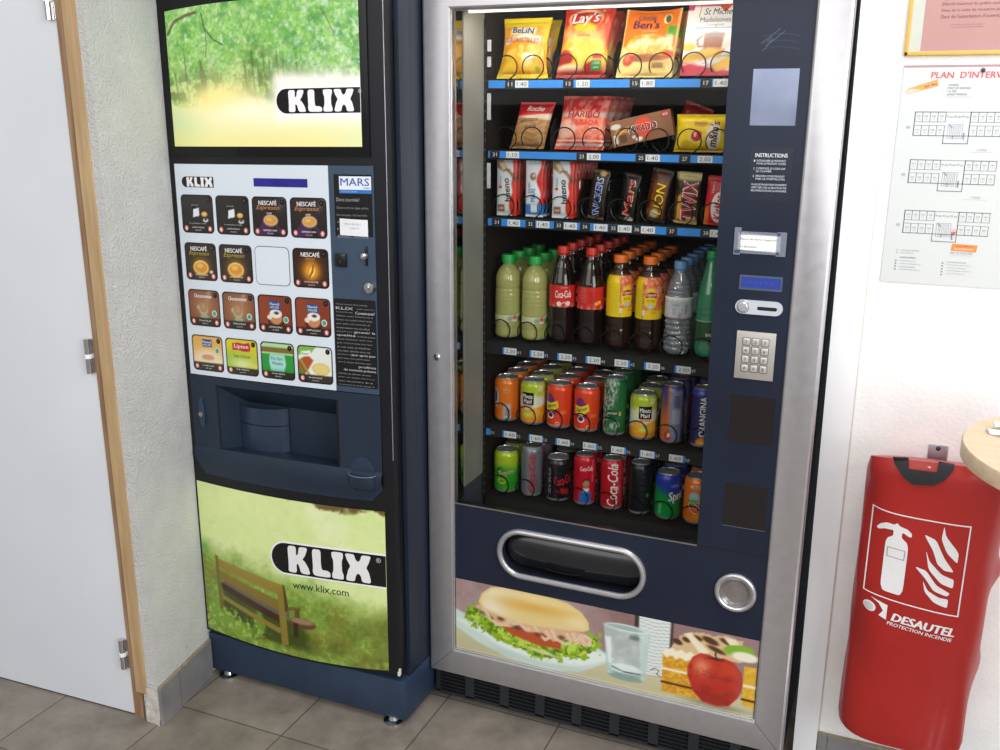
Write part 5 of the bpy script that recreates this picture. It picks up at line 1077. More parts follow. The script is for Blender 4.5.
def tea(dx):
    root = thing('iced_tea_bottle', '', 'bottle'); h = .228
    p = [(0, .004), (.018, .002), (.026, .004), (.0305, .012), (.031, .025), (.0298, .035), (.031, .045), (.0298, .055), (.031, .065), (.0302, .075), (.0310, .088)]
    build('bottle_body', MB().lathe(smooth_prof(p, 50), 36), m_tea, root)
    build('bottle_neck', MB().lathe(smooth_prof([(.0300, .163), (.0285, .172), (.0255, .182), (.021, .191), (.017, .197), (.0155, .203), (.0153, h - .019)], 20), 30), m_petd, root); cap(root, 'ee7416', h, .0172, .0185)
    def pa(c, v):
        X0 = C0 + dx; c.bl(1 + 0 * v, 'eec40f'); c.bl(1. * (c.X > X0 - 14), 'e0703a'); c.bl(ss(.45, .6, fbm(v.shape, 12, 4, 3, 3)) * (c.X > X0 - 14), 'f2a48a'); c.bl(ss(.52, .6, fbm(v.shape, 14, 14, 3, 3)) * (c.X > X0 - 14) * .9, 'e05a22'); c.bl(ss(2, -2, c.Y - 104 + .02 * (c.X - X0) ** 2 * 0) * (c.X > X0 - 14), 'efc81a'); c.ell(X0 + 4, 131, 16, 26, 'f2d21c', 2); c.ell(X0 + 4, 112, 6, 6, '7fb4d8', 2); c.ell(X0 + 4, 112, 3, 3, 'dbe9f2', 1.5); c.rect(X0 - 16, X0 - 14, 80, 170, '4a4a20', 1.5, .4)
        c.rect(X0 - 36, X0 - 17, 84, 158, 'e9cf14', 2)
    def ov(mb, S):
        x = (C0 + dx) / 1000; mb.poly(S, [(x - .009, .133), (x + .004, .136), (x + .018, .133), (x + .018, .145), (x + .004, .148), (x - .009, .145)], .0006, 'b3202a', 2); mb.text(S, 'Lipton', x + .0045, .1402, .0088, .022, 'f4ece4', .03); mb.text(S, 'ICE TEA', x + .004, .1265, .005, .018, '8a5a12', .02, off=.0008); mb.rect(S, x - .0155, x - .0095, .092, .104, 'd9dcd8', .0005); mb.text(S, 'pêche', x + .012, .098, .005, .014, 'b5541e', .02, off=.0008)
        for i in range(12): mb.text(S, 'infusion de thé glacé saveur', x - .026, .152 - .0055 * i, .0024, .016, '8a7a10', 0, off=.0006)
    label(root, .0315, .082, .186, pa, ov, 40, lambda z: .0315 - (0 if z < .163 else (z - .163) ** 1.5 * 2.4)); return root
def water():
    root = thing('water_bottle', '', 'bottle'); h = .222
    p = [(0, .005), (.014, .002), (.024, .003), (.030, .010)]
    for i in range(6): z = .012 + i * .0125; p += [(.0318, z + .003), (.0318, z + .006), (.0290, z + .0105)]
    p += [(.0315, .090), (.0318, .128), (.0322, .134)]
    for i in range(3): z = .136 + i * .010; p += [(.0322 - .001 * i, z + .003), (.0298 - .002 * i, z + .008)]
    p += [(.0245, .174), (.018, .188), (.0138, .196), (.0128, .2), (.0125, h - .018)]
    mb = MB().lathe(smooth_prof(p, 110), 44); V = mb.v[0]; a = np.arctan2(V[:, 0], -V[:, 1]); V[:, :2] *= (1 + .035 * np.sin(a * 6 + V[:, 2] * 90) * ((V[:, 2] < .085) & (V[:, 2] > .008)))[:, None]
    build('bottle_body', mb, m_water, root); cap(root, '6f9fd8', h, .0158, .019)
    build('bright_band', MB().lathe([(.0322, .131), (.0330, .133), (.0330, .138), (.0322, .140)], 40, cap=False), mat('white_band', 'eef0f4', .2, noise=.06, scale=60), root)
    def pa(c, v): c.bl(1 + 0 * v, 'c3c8d0'); c.bl(ss(.12, .0, v), 'c79aa0'); c.bl(ss(.5, .62, fbm(v.shape, 8, 3, 3)) * .3, 'e9edf2'); c.rect(C0 - 18, C0 - 10, 98, 116, 'a9b0bd', 2); c.ell(C0 - 1, 98, 4, 8, '8f8a90', 3, .6)
    def ov(mb, S):
        x = C0 / 1000
        for i in range(5): mb.text(S, 'eau minérale', x + .008, .122 - .0045 * i, .0026, .012, '7b8596', 0)
        mb.rect(S, x + .012, x + .017, .104, .124, '98a2b4', .0005); mb.text(S, 'source', x - .010, .1225, .005, .016, '8b94a6', .02)
    label(root, .0326, .0915, .131, pa, ov); return root
def badoit():
    root = thing('sparkling_water_bottle', '', 'bottle'); h = .250
    p = [(0, .004), (.012, .002), (.022, .002), (.029, .010), (.0308, .022), (.0305, .030), (.0312, .04), (.0312, .09), (.0300, .10), (.0312, .108), (.0300, .114), (.0305, .122), (.0285, .150), (.0245, .175), (.019, .200), (.015, .216), (.013, .224), (.0125, h - .018)]
    mb = MB().lathe(smooth_prof(p, 90), 40); V = mb.v[0]; a = np.arctan2(V[:, 0], -V[:, 1]); V[:, :2] *= (1 + .05 * np.abs(np.sin(a * 2.5)) * (V[:, 2] < .03))[:, None]
    build('bottle_body', mb, m_petg, root); cap(root, '1fa05a', h)
    def pa(c, v): c.bl(1 + 0 * v, '2d4f2e'); c.bl(ss(.94, .97, v), '9fd8c8'); c.ell(C0 + 4, 78, 5, 10, '3f6a3c', 3)
    def ov(mb, S): mb.text(S, 'BADOIT', C0 / 1000 + .005, .0585, .0075, .030, 'd9e2d4', .02); mb.line(S, [(C0 / 1000 - .006, .049), (C0 / 1000 + .012, .049)], .0008, '9fb09a', .0006)
    label(root, .0318, .042, .0905, pa, ov); return root
BL = [(lemonade(), 0, 4, 'pale lemonade bottle with green cap, @ in the far left bottle lane', 'lemonade bottles'), (lemonade(), 1, 4, 'pale lemonade bottle with green cap, @ in the lane beside the cola bottles', 'lemonade bottles'),
      (cola(0), 2, 5, 'dark cola bottle with red cap and script label, @ in left cola lane', 'cola bottles'), (cola(-2), 3, 5, 'dark cola bottle with red cap and ingredients showing, @ in right cola lane', 'cola bottles'),
      (tea(14), 4, 5, 'peach iced tea bottle with orange cap, @ in left tea lane', 'iced tea bottles'), (tea(-2), 5, 4, 'peach iced tea bottle with orange cap, @ in right tea lane', 'iced tea bottles'),
      (water(), 6, 6, 'clear water bottle with light blue cap, @ in its lane', 'water bottles'), (badoit(), 7, 3, 'green sparkling water bottle, @ in the far right bottle lane', 'green sparkling water bottles')]
for root, k, n, fmt, g in BL: column(root, k, Z4, n, fmt, g)

# ------------------------------------------------------------------ bags, boxes and bars
CURVE = .007
def pillow(name, cat, w, h, t, paint, over, seal=.07, waist=.05, crush=.0025, seed=1, flare=0., nu=40, nv=44, material=None, flatten=2.6, topcurve=0., lean=0.):
    """sealed film bag standing on its edge: front towards -y, crimped flat seals top and bottom"""
    root = thing(name, '', cat)
    rn = fbm((nv, nu), 6, seed, w / h, 4) - .5
    def shape(U, V):
        b = np.clip((V - seal) / (1 - 2 * seal), 0, 1); inn = (4 * b * (1 - b)) ** .42
        T = t / 2 * inn * (1 - np.abs(2 * U - 1) ** flatten) ** .62
        ww = w * (1 - waist * np.sin(PI * V)) ; X = (U - .5) * ww + flare * (1 - V) ** 3 * (U - .5) * w * 1.0 + lean * (V - .5) * h
        return X, T, V * h + topcurve * np.maximum(0, V - .6) * (2 * U - 1) ** 2
    Sf = lambda u, v, off: (lambda X, T, Z: np.stack([X, -T - off, Z], -1))(*shape(np.asarray(u, float) / w + .5, np.asarray(v, float) / h))
    U, V = np.meshgrid(np.linspace(0, 1, nu), np.linspace(0, 1, nv)); X, T, Z = shape(U, V); ed = np.minimum(1, 12 * np.minimum(U, 1 - U)) * np.minimum(1, 9 * np.minimum(V, 1 - V))
    cr = crush * rn * ed * 2; ridge = .0006 * np.sin(U * w * 2600) * ((V < seal) | (V > 1 - seal))
    c = Cv((U - .5) * w * 1000, V * h * 1000); paint(c, V)
    mb = MB(CURVE).grid(np.stack([X, -T + cr - .0003 + ridge, Z], -1), c.img); 
    mb.grid(np.stack([X, T + cr * .5 + .0003 + ridge, Z], -1)[:, ::-1], c.img[:, ::-1] * .8)
    over(mb, lambda u, v, off: Sf(u, v, off * 1.2 + crush * .8 + .0004)); build('wrapper', mb, material or P_foil, root, sharp=50); return root
def rot_place(root, spots, z, labels, group=None, roll=0., yaw=0., back=0.):
    ws = max(v.co.x for c in root.children for v in c.data.vertices); z += ws * math.sin(abs(roll)); root.rotation_euler = (-back, roll, yaw); place(root, spots, z, labels, group)

def p_bel(c, v):
    c.bl(1 + 0 * v, 'f2a01a'); c.bl(ss(.84, .86, v), 'f6dc12'); c.bl(ss(-52, -66, c.X + (v - .5) * 20), 'ecd21a'); c.bl(ss(46, 62, c.X + (v - .6) * 30), 'e8d01a'); c.bl(ss(.14, .0, v), 'e9cf18'); c.poly([(-45, 60), (-20, 66), (-14, 8), (-40, 6)], 'f5c04a', 8); blobs(c, 8, 4, .56, .66, 'f8cf5c', .7); c.rect(-38, 30, 98, 112, 'f6f2e6', 2); c.poly([(-52, 72), (-20, 86), (20, 84), (46, 74), (46, 92), (0, 98), (-52, 88)], 'f6efe2', 3); c.ell(20, 38, 26, 22, 'f4b93a', 8); c.ell(16, 38, 14, 12, 'f7dc92', 8); c.ell(-30, 30, 16, 20, 'eec22a', 8); c.rect(4, 32, 42, 56, 'f1ede0', 2); c.ell(40, 20, 6, 6, '7aa83a', 3)
def o_bel(mb, S):
    mb.text(S, 'BeLiN', -.003, .106, .0135, .056, '27306e', .05, 0, -.05); mb.text(S, 'CROUSTILLES', -.002, .084, .0115, .090, 'b0452a', .03, 0, -.03); mb.text(S, 'gout cheese', .018, .0495, .004, .022, 'b58a4a')
bel = pillow('snack_bag', 'bag', .122, .136, .034, p_bel, o_bel, .075, .12, seed=3, flare=.08, lean=.06)
rot_place(bel, [(.160, .2105), (.162, .2705)], Z1, ['yellow bag of crunchy snacks at the front of the top shelf', 'yellow snack bag standing behind the front one on the top shelf'], 'yellow snack bags', .0, 0., .12)
def p_lay(c, v):
    c.bl(1 + 0 * v, 'd8341f'); c.bl(ss(.75, .35, v) * .9, 'e8883c'); c.bl(ss(.85, .55, v) * ss(.2, .4, v) * ss(66, 30, np.abs(c.X)), 'efc07a'); c.ell(-5, 128, 42, 22, 'f0c8a8', 4); c.ell(-5, 126, 38, 19, 'cf2a1e', 3); c.ell(-4, 110, 28, 9, 'f3c81e', 5); c.ell(-14, 56, 44, 34, 'f0b52c', 10); c.ell(28, 48, 36, 32, 'f2bd3a', 10); blobs(c, 6, 6, .54, .66, 'f8d872', .6); c.ell(-44, 40, 22, 20, 'b3241c', 8); c.ell(-30, 16, 34, 14, 'ead7a8', 8); c.bl(ss(.16, .06, v) * .8, '9f1c22'); c.ell(30, 22, 22, 12, 'a8202a', 8); c.rect(26, 50, 16, 38, '2f8a44', 2); c.rect(28, 50, 42, 52, 'd23a3a', 2)
    c.bl(ss(45, 62, c.X) * ss(.3, .5, v) * .8, 'b8281e')
def o_lay(mb, S):
    mb.text(S, "Lay's", -.004, .127, .030, .066, 'f6f2ee', .05, .2, .06); mb.text(S, 'NATURE', 0, .091, .0055, .03, 'b5703a', .02); mb.text(S, '-10%', .038, .031, .006, .018, 'cfe0c8', .02); mb.text(S, 'sel', .038, .022, .005, .012, 'cfe0c8', .02)
lay = pillow('crisp_bag', 'bag', .120, .151, .034, p_lay, o_lay, .05, .06, seed=5, flare=.0, lean=.11)
rot_place(lay, [(.3085, .2105), (.3095, .2705), (.3105, .3305)], Z1, ['red and yellow bag of potato crisps at the front of the top shelf', 'red crisp bag second from the front on the top shelf', 'red crisp bag third from the front on the top shelf'], 'red crisp bags', .0, 0., .12)
def p_unc(c, v):
    c.bl(1 + 0 * v, 'f07a1c'); c.bl(ss(.5, .40, v + .0022 * np.abs(c.X) - .0), 'f3cf7a'); c.bl(ss(58, 62, np.abs(c.X)), 'f4cf80'); c.bl(ss(.04, .02, v), 'f0cf86'); c.ell(-2, 62, 50, 30, 'e89a30', 4); blobs(c, 26, 8, .5, .58, 'f4bd52', 1); c.bl((np.hypot((c.X + 2) / 46, (c.Y - 66) / 24) > 1) * ((c.Y > 96) | (np.abs(c.X) > 52)) * 0, 'ffffff')
    m = np.hypot((c.X + 2) / 50, (c.Y - 62) / 30) > 1; c.img[m] = np.where((c.Y > 66)[..., None], hx('f07a1c'), hx('f3cf7a'))[m]; c.bl(ss(57, 60, np.abs(c.X)), 'f4cf80'); c.bl(ss(.45, .40, v) * m * .5, 'f6dc98'); c.ell(-2, 40, 46, 9, '8d4a22', 5, .8); c.ell(-40, 36, 13, 13, 'e0462a', 3); c.ell(-42, 38, 6, 6, 'f08a6a', 4); c.ell(48, 48, 12, 9, 'df5a2c', 4); c.rect(10, 52, 16, 34, 'd9b070', 5, .7); c.rect(38, 58, 88, 108, '5fb02a', 2); c.rect(38, 54, 66, 86, 'e6dca8', 4, .7); c.rect(-28, 40, 82, 85, 'cf5f18', 2, .6)
def o_unc(mb, S):
    mb.text(S, 'Uncle', -.010, .1255, .0125, .040, '5a2a5c', .03, .1); mb.text(S, "Ben's", -.010, .1105, .017, .060, '46205c', .06, .1); mb.ell(S, .036, .121, .009, .010, 'f0d8a8', .0006); mb.ell(S, .0375, .121, .006, .0085, '5b6a3c', .001, 14, .3); mb.text(S, '2', .048, .098, .012, .007, '2a6a1c', .03, 0, -.1); mb.text(S, 'RIZ EXPRESS', 0, .0965, .004, .034, 'f6c88a', .01)
    for i in range(14): mb.rect(S, .018 + .0017 * i, .0186 + .0017 * i + .0003 * (i % 3), .019, .030, '8a6a42', .0006)
unc = pillow('rice_pouch', 'pouch', .126, .142, .028, p_unc, o_unc, .03, .02, .0012, seed=8, flare=.03, topcurve=.014, lean=.11, material=P_gloss)
rot_place(unc, [(.4580, .2085), (.4595, .2685), (.4610, .3285)], Z1, ['orange ready rice pouch at the front of the top shelf', 'orange rice pouch second from the front', 'orange rice pouch third from the front'], 'orange rice pouches', .0, 0., .12)

def carton(name, w, h, d, paint, over, side='d8d8d8', skew=0.):
    root = thing(name, '', 'box'); X, Z = np.meshgrid(np.linspace(-w / 2, w / 2, 44), np.linspace(0, h, 40)); c = Cv(X * 1000, Z * 1000); paint(c, Z / h)
    mb = MB().grid(np.stack([X, np.full(X.shape, -d / 2), Z], -1), c.img); sd_ = c.img[:, -1]; b = []
    for x in (-w / 2, w / 2):
        Y, Z2_ = np.meshgrid(np.linspace(-d / 2, d / 2, 3), np.linspace(0, h, 40)); mb.grid(np.stack([np.full(Y.shape, x), Y, Z2_], -1), np.repeat((c.img[:, -1] if x > 0 else c.img[:, 0])[:, None], 3, 1))
    for z in (0, h): mb.add([(-w / 2, -d / 2, z), (w / 2, -d / 2, z), (w / 2, d / 2, z), (-w / 2, d / 2, z)], [(0, 1, 2, 3)], side)
    mb.add([(-w / 2, d / 2, 0), (w / 2, d / 2, 0), (w / 2, d / 2, h), (-w / 2, d / 2, h)], [(0, 1, 2, 3)], side)
    over(mb, lambda u, v, o: np.stack([np.asarray(u, float), np.full(np.shape(u), -d / 2 - o), np.asarray(v, float)], -1)); 
    for q in mb.v: q[:, 0] += skew * q[:, 2]
    build('carton', mb, P_gloss, root); return root
def p_stm(c, v):
    c.bl(1 + 0 * v, 'eceaec'); c.bl(ss(.9, .93, v), 'c8325c'); c.bl(ss(.14, .10, v + .0012 * c.X), 'c92040'); c.rect(-44, 52, 96, 101, '7fa9c9', 3); c.rect(-48, 60, 122, 144, 'f6f3f0', 2); c.poly([(-36, 90), (52, 90), (52, 60), (-30, 58)], 'e9dcd6', 4); c.poly([(-20, 86), (24, 88), (20, 50), (-18, 50)], '9c4f30', 4); c.ell(2, 84, 22, 7, '6d2c18', 3); c.line([(-24, 82), (-34, 74), (-30, 62), (-22, 60)], 4, '9c4f30', 2); c.ell(-50, 60, 16, 9, 'f0c14a', 4); c.poly([(-62, 40), (-10, 58), (30, 56), (20, 38), (-60, 26)], 'e8b54a', 4); c.poly([(4, 20), (56, 52), (66, 44), (66, 22), (16, 8)], 'ecb63c', 4); c.poly([(-10, 40), (30, 56), (28, 50), (-8, 34)], 'c88a2a', 4, .7); c.line([(-62, 22), (-20, 30), (0, 22)], 3, 'e8a0a8', 2); c.ell(52, 12, 6, 6, 'b8c84a', 3); c.ell(-52, 90, 8, 7, 'c9c9cc', 3)
def o_stm(mb, S):
    mb.text(S, 'St Michel', .006, .132, .013, .064, '3c3442', .02, .2); mb.line(S, [(-.036, .122), (-.034, .1445), (.05, .1445)], .0012, 'b0303c'); mb.text(S, 'Madeleines', .0, .1155, .010, .066, '6f6a74', .02); mb.text(S, 'Longues', .002, .1045, .0075, .036, '8a5a66', .01); mb.poly(S, [(.006, .142), (.012, .150), (.018, .146), (.024, .150), (.030, .142), (.018, .130)], .0005, 'e0562c')
stm = carton('madeleine_box', .122, .1480, .032, p_stm, o_stm, 'c8325c', .08)
rot_place(stm, [(.5962, .2110), (.5962, .2710)], Z1 + .0012, ['white and red box of madeleines at the right end of the top shelf', 'white madeleine box behind the front one on the top shelf'], 'madeleine boxes', .0, 0., .06)

def p_roc(c, v):
    c.bl(1 + 0 * v, 'a8794a'); c.bl(ss(.5, .62, fbm(v.shape, 9, 3, 1)) * .5, 'c39a68'); c.bl(ss(.62, .66, v + .0006 * c.X), 'd9c4ae'); c.bl(ss(.70, .74, v - .0008 * c.X), 'c4202e'); c.bl(ss(.32, .0, v) * .4, '7a5230'); c.bl((np.sin(c.Y * .5 + np.sin(c.X * .12) * 1.5) > .8) * (v < .6) * .35, 'd8b88a')
def o_roc(mb, S): mb.text(S, 'Roche', .004, .092, .012, .044, 'f4ece4', .03, .25, -.02); mb.text(S, 'Gouters', -.006, .067, .0105, .046, '463028', .01, .3, .08); mb.text(S, 'Lark', .004, .052, .009, .03, '463028', .01, .3, .05)
roc = pillow('biscuit_bag', 'bag', .088, .108, .032, p_roc, o_roc, .06, .04, seed=11, lean=.22)
rot_place(roc, [(.182, .2105)], Z2, ['brown biscuit bag with red top on the second shelf'], None, .0, 0., .12)
def p_har(c, v):
    c.bl(1 + 0 * v, 'd9503a'); c.bl(ss(.68, .74, v), 'c41c28'); c.bl(ss(.58, .62, v) * ss(.72, .68, v), 'b9a9a8'); blobs(c, 7, 5, .5, .6, 'e98a72', .8); c.ell(-36, 46, 26, 22, 'e0b0a0', 8); c.ell(30, 50, 32, 22, 'e87a60', 8); c.bl((np.abs(v - .16) < .02) | (np.abs(v - .08) < .015), 'f2dcd6'); c.bl(ss(.07, .02, v), 'd8341f'); c.poly([(-20, 70), (-4, 88), (12, 70)], 'f2d8b0', 4); c.bl(ss(.5, .56, fbm(v.shape, 20, 15, 1.3)) * ss(.5, .4, v) * .4, 'f6b8a4')
def o_har(mb, S): mb.text(S, 'HARIBO', .004, .079, .015, .078, 'a31a30', .05); mb.text(S, 'TAGADA', .008, .061, .0115, .070, 'd8402a', .04); mb.text(S, 'fraise', .036, .048, .007, .026, 'f6e6dc', .02, .2)
har = pillow('sweets_bag', 'bag', .116, .122, .034, p_har, o_har, .06, .05, seed=13, flare=.05, lean=.12)
rot_place(har, [(.3090, .2105), (.3115, .2705), (.3135, .3305), (.3140, .3905)], Z2, ['red and pink bag of strawberry sweets at the front of the second shelf', 'red sweets bag second from the front', 'red sweets bag third from the front', 'red sweets bag fourth from the front'], 'red sweets bags', 0., 0., .12)
def p_mik(c, v): c.bl(1 + 0 * v, '8a5a3a'); c.bl(ss(.0, 1., v) * .3, '9c6a48'); c.ell(6, 32, 22, 21, 'e8432a', 2); c.bl(ss(40, 70, c.X) * .3, '6d4228'); c.line([(-60, 30), (-36, 34)], 4, 'e0a24a', 2); c.line([(-58, 36), (-32, 28)], 4, 'd8943a', 2); c.line([(-54, 24), (-34, 38)], 4, 'e8b25c', 2); c.ell(-58, 44, 12, 6, 'd9cfc8', 2); c.rect(-66, -58, 6, 26, 'e9e2da', 1.5); c.rect(-52, -36, 6, 24, '5b3a24', 3); c.rect(50, 68, 44, 56, 'b32030', 1.5); c.ell(-8, 8, 8, 5, 'efe6e2', 2); c.ell(-20, 14, 4, 4, 'efe6e2', 2)
def o_mik(mb, S): mb.text(S, 'MIKADO', .004, .031, .017, .066, 'f4eae4', .07, 0, 0); mb.text(S, 'MIKADO', .004, .031, .0155, .064, '2b1710', .02, 0, 0, off=.001); mb.text(S, 'LU', .059, .050, .006, .01, 'f4eae4', .03)
mik = carton('biscuit_stick_box', .143, .058, .024, p_mik, o_mik, '7a4c30')
rot_place(mik, [(.460, .2085)], Z2 + .006, ['brown box of chocolate biscuit sticks lying tilted on the second shelf'], None, -.22)
def p_red(c, v): c.bl(1 + 0 * v, 'b8bcc2'); c.bl(ss(.55, .62, v), 'b51c2c')
rb = pillow('foil_packet', 'packet', .070, .095, .022, p_red, lambda mb, S: None, .08, .03, seed=15)
rot_place(rb, [(.524, .336)], Z2 + .002, ['red and silver packet leaning behind the yellow sweets bag'], None, .35)
def p_mms(c, v): c.bl(1 + 0 * v, 'e9c616'); blobs(c, 6, 3, .55, .68, 'f4dc5a', .6); c.bl(ss(48, 56, c.X), 'c9a880'); c.ell(-10, 34, 17, 14, 'e8ded0', 3, .6); c.ell(-9, 36, 13, 12, 'c82a26', 2); c.ell(-12, 38, 4, 5, 'f4c9c0', 2); c.ell(28, 34, 15, 32, 'f1e6d8', 2, 1, -.15); c.ell(0, 62, 16, 7, 'd89a2a', 4, .6); c.ell(-34, 18, 10, 8, 'd9b02a', 4); c.bl((v < .08) * .5, 'c9a21a')
def o_mms(mb, S): mb.text(S, "m&m's", .029, .040, .019, .054, '5a2a20', .06, .1, PI / 2 - .15); mb.text(S, 'peanut', 0, .062, .006, .026, '7a3a20', .02)
mms = pillow('peanut_sweets_bag', 'bag', .116, .082, .034, p_mms, o_mms, .06, .03, seed=17, flare=.08)
rot_place(mms, [(.588, .216), (.590, .276)], Z2, ['yellow bag of chocolate peanuts at the right end of the second shelf', 'yellow chocolate peanut bag behind the front one'], 'yellow peanut bags', 0.)

# third shelf: chocolate bars standing between the coil turns
def bar(name, w, h, t, paint, over, seed, **k): return pillow(name, 'chocolate bar', w, h, t, paint, over, .055, .0, .0008, seed=seed, nu=24, nv=44, **k)
def p_bue(c, v):
    c.bl(1 + 0 * v, 'dcdfe4'); c.bl(ss(12, 16, c.X + 6 * np.sin(v * 9)) * ss(.62, .5, v), 'd0301f'); c.bl(ss(15, 18, c.X + 2 * np.sin(v * 14)), 'd23322a'); c.poly([(-26, 134), (-10, 132), (4, 112), (-6, 104), (-26, 116)], '9c7a5a', 3); c.poly([(-22, 128), (-8, 128), (0, 114), (-8, 108)], 'd8c4a4', 3); c.poly([(-2, 110), (10, 100), (24, 80), (24, 94), (8, 112)], '5a3020', 3); c.poly([(2, 108), (14, 96), (22, 92), (10, 110)], 'a5805c', 3); c.rect(-22, -4, 10, 26, '6d3a24', 3); c.rect(-20, -6, 14, 22, 'c9a888', 3); c.bl(ss(.96, .97, v), 'c9ccd2')
def o_bue(mb, S): mb.text(S, 'bueno', .003, .062, .0155, .056, '2a1c1c', .04, .1, PI / 2 + .1); mb.text(S, 'kinder', -.014, .085, .005, .022, '3a7ab8', .02, 0, PI / 2); mb.rect(S, -.018, -.010, .066, .072, 'c8402a', .0005)
b1 = bar('chocolate_bar', .052, .138, .014, p_bue, o_bue, 21)
lb = 'white and red hazelnut bar, @ in the far left lane'
rot_place(b1, [(XC[0] + .003, .1975 + .026 * i) for i in range(4)], Z3, [lb.replace('@', ORD[i]) for i in range(4)], 'white hazelnut bars', .0)
def p_max(c, v): c.bl(1 + 0 * v, 'dfe3ea'); c.bl(ss(10, 14, c.X + 5 * np.sin(v * 12)), 'd0281f'); c.bl(ss(.24, .22, v), '3b7fc8'); c.rect(-8, 8, 10, 30, 'dfe3ea', 1.5); c.ell(-2, 96, 8, 9, '8a6a5a', 3); c.ell(0, 98, 4, 4, 'd8c4b0', 2); c.bl(ss(.05, .03, v), 'dfe3ea')
def o_max(mb, S): mb.text(S, 'MAXI', -.002, .052, .012, .030, '2f8ac8', .05, 0, PI / 2); mb.text(S, 'kinder', -.012, .070, .005, .026, '3a4a7a', .02, 0, PI / 2)
b2 = bar('chocolate_bar', .046, .134, .014, p_max, o_max, 23)
rot_place(b2, [(XC[1] + .003, .1975 + .026 * i) for i in range(5)], Z3, ['blue and white milk chocolate bar, %s in the second lane' % ORD[i] for i in range(5)], 'blue and white milk bars', .0)
b3 = bar('chocolate_bar', .054, .138, .014, p_bue, o_bue, 25)
rot_place(b3, [(XC[2] + .003, .1975 + .026 * i) for i in range(8)], Z3, ['white and red hazelnut bar, %s in the third lane' % ORD[i] for i in range(8)], 'white hazelnut bars', .0)
DK = '17110f'
def simple(base, edge, txt, tc, oc, th, tw, extra=None, rot=PI / 2, dx=0.):
    def p(c, v):
        c.bl(1 + 0 * v, base); c.bl(ss(.93, .96, v) + ss(.07, .04, v), edge); blobs(c, 9, 5, .56, .68, edge, .35)
        if extra: extra(c, v)
    def o(mb, S):
        if oc: mb.text(S, txt, dx, .052, th * 1.12, tw * 1.03, oc, .05, .1, rot)
        mb.text(S, txt, dx, .052, th, tw, tc, .02, .1, rot, off=.0011)
    return p, o
sn = bar('chocolate_bar', .040, .112, .016, *simple(DK, '5a4630', 'SNICKERS', '2f56b8', 'f0eef0', .0150, .086, lambda c, v: (c.rect(-12, 10, 8, 106, '2a2430', 3, .6), c.ell(4, 106, 8, 6, 'c9a06a', 3))), 27)
rot_place(sn, [(XC[3] + .012, .1975), (XC[3] - .006, .2495)], Z3, ['brown bar with blue and white lettering leaning in its lane', 'brown peanut bar behind the blue lettered one'], None, .13)
ma = bar('chocolate_bar', .036, .106, .015, *simple('120c0b', '3a2418', 'Mars', 'd8331e', 'e8d8cc', .017, .080, lambda c, v: c.ell(6, 4, 10, 6, 'b9b9bc', 3)), 29)
rot_place(ma, [(XC[4] + .014, .1975), (XC[4] - .005, .2495)], Z3, ['black bar with red lettering leaning in its lane', 'black bar behind the red lettered one'], None, .15)
li = bar('chocolate_bar', .042, .118, .016, *simple('8a4c16', '2a1710', 'LION', 'e8d21c', '6d2412', .021, .070, lambda c, v: (c.bl(ss(.75, .85, v), '4a2a1a'), c.ell(-6, 18, 10, 10, 'b9b4a8', 4), c.bl(ss(12, 18, c.X), '1f1512'))), 31)
rot_place(li, [(XC[5] + .012, .1975), (XC[5] - .008, .2495)], Z3, ['orange brown bar with yellow lettering leaning in its lane', 'orange brown bar behind the yellow lettered one'], None, .15)
tw = bar('chocolate_bar', .052, .113, .015, *simple('3a2a1c', 'b9a05a', 'TWIX', 'c8203a', 'f2e4e4', .030, .086, lambda c, v: (c.bl(ss(.82, .9, v), 'd8c48a'), c.poly([(-22, 60), (-14, 66), (-10, 10), (-22, 8)], 'd89a3a', 4), c.ell(12, 10, 12, 7, 'c9a860', 4)), dx=.005), 33)
rot_place(tw, [(XC[6] + (.008 if i == 0 else -.002), .1975 + .026 * i) for i in range(3)], Z3, ['gold and brown twin bar with red lettering, %s in its lane' % ORD[i] for i in range(3)], 'gold twin bars', .06)
def o_kk(mb, S):
    mb.ell(S, .004, .040, .017, .034, 'e9e2e2', .0006, 24); mb.text(S, 'KitKat', .004, .040, .019, .054, 'c81a2a', .05, .2, PI / 2, off=.0011); mb.text(S, 'Have a', -.012, .084, .006, .024, 'f2d0d0', .02, 0, PI / 2); mb.text(S, 'break', .004, .084, .006, .024, 'f2d0d0', .02, 0, PI / 2)
kk = bar('chocolate_bar', .054, .106, .015, lambda c, v: (c.bl(1 + 0 * v, 'c81a26'), c.bl(ss(-14, -20, c.X) * ss(.5, .3, v) * .8, 'e8842a')), o_kk, 35)
rot_place(kk, [(XC[7] + (.004 if i == 0 else -.001), .1975 + .026 * i) for i in range(3)], Z3, ['red bar with white oval, %s at the right end of the third shelf' % ORD[i] for i in range(3)], 'red wafer bars', .05)
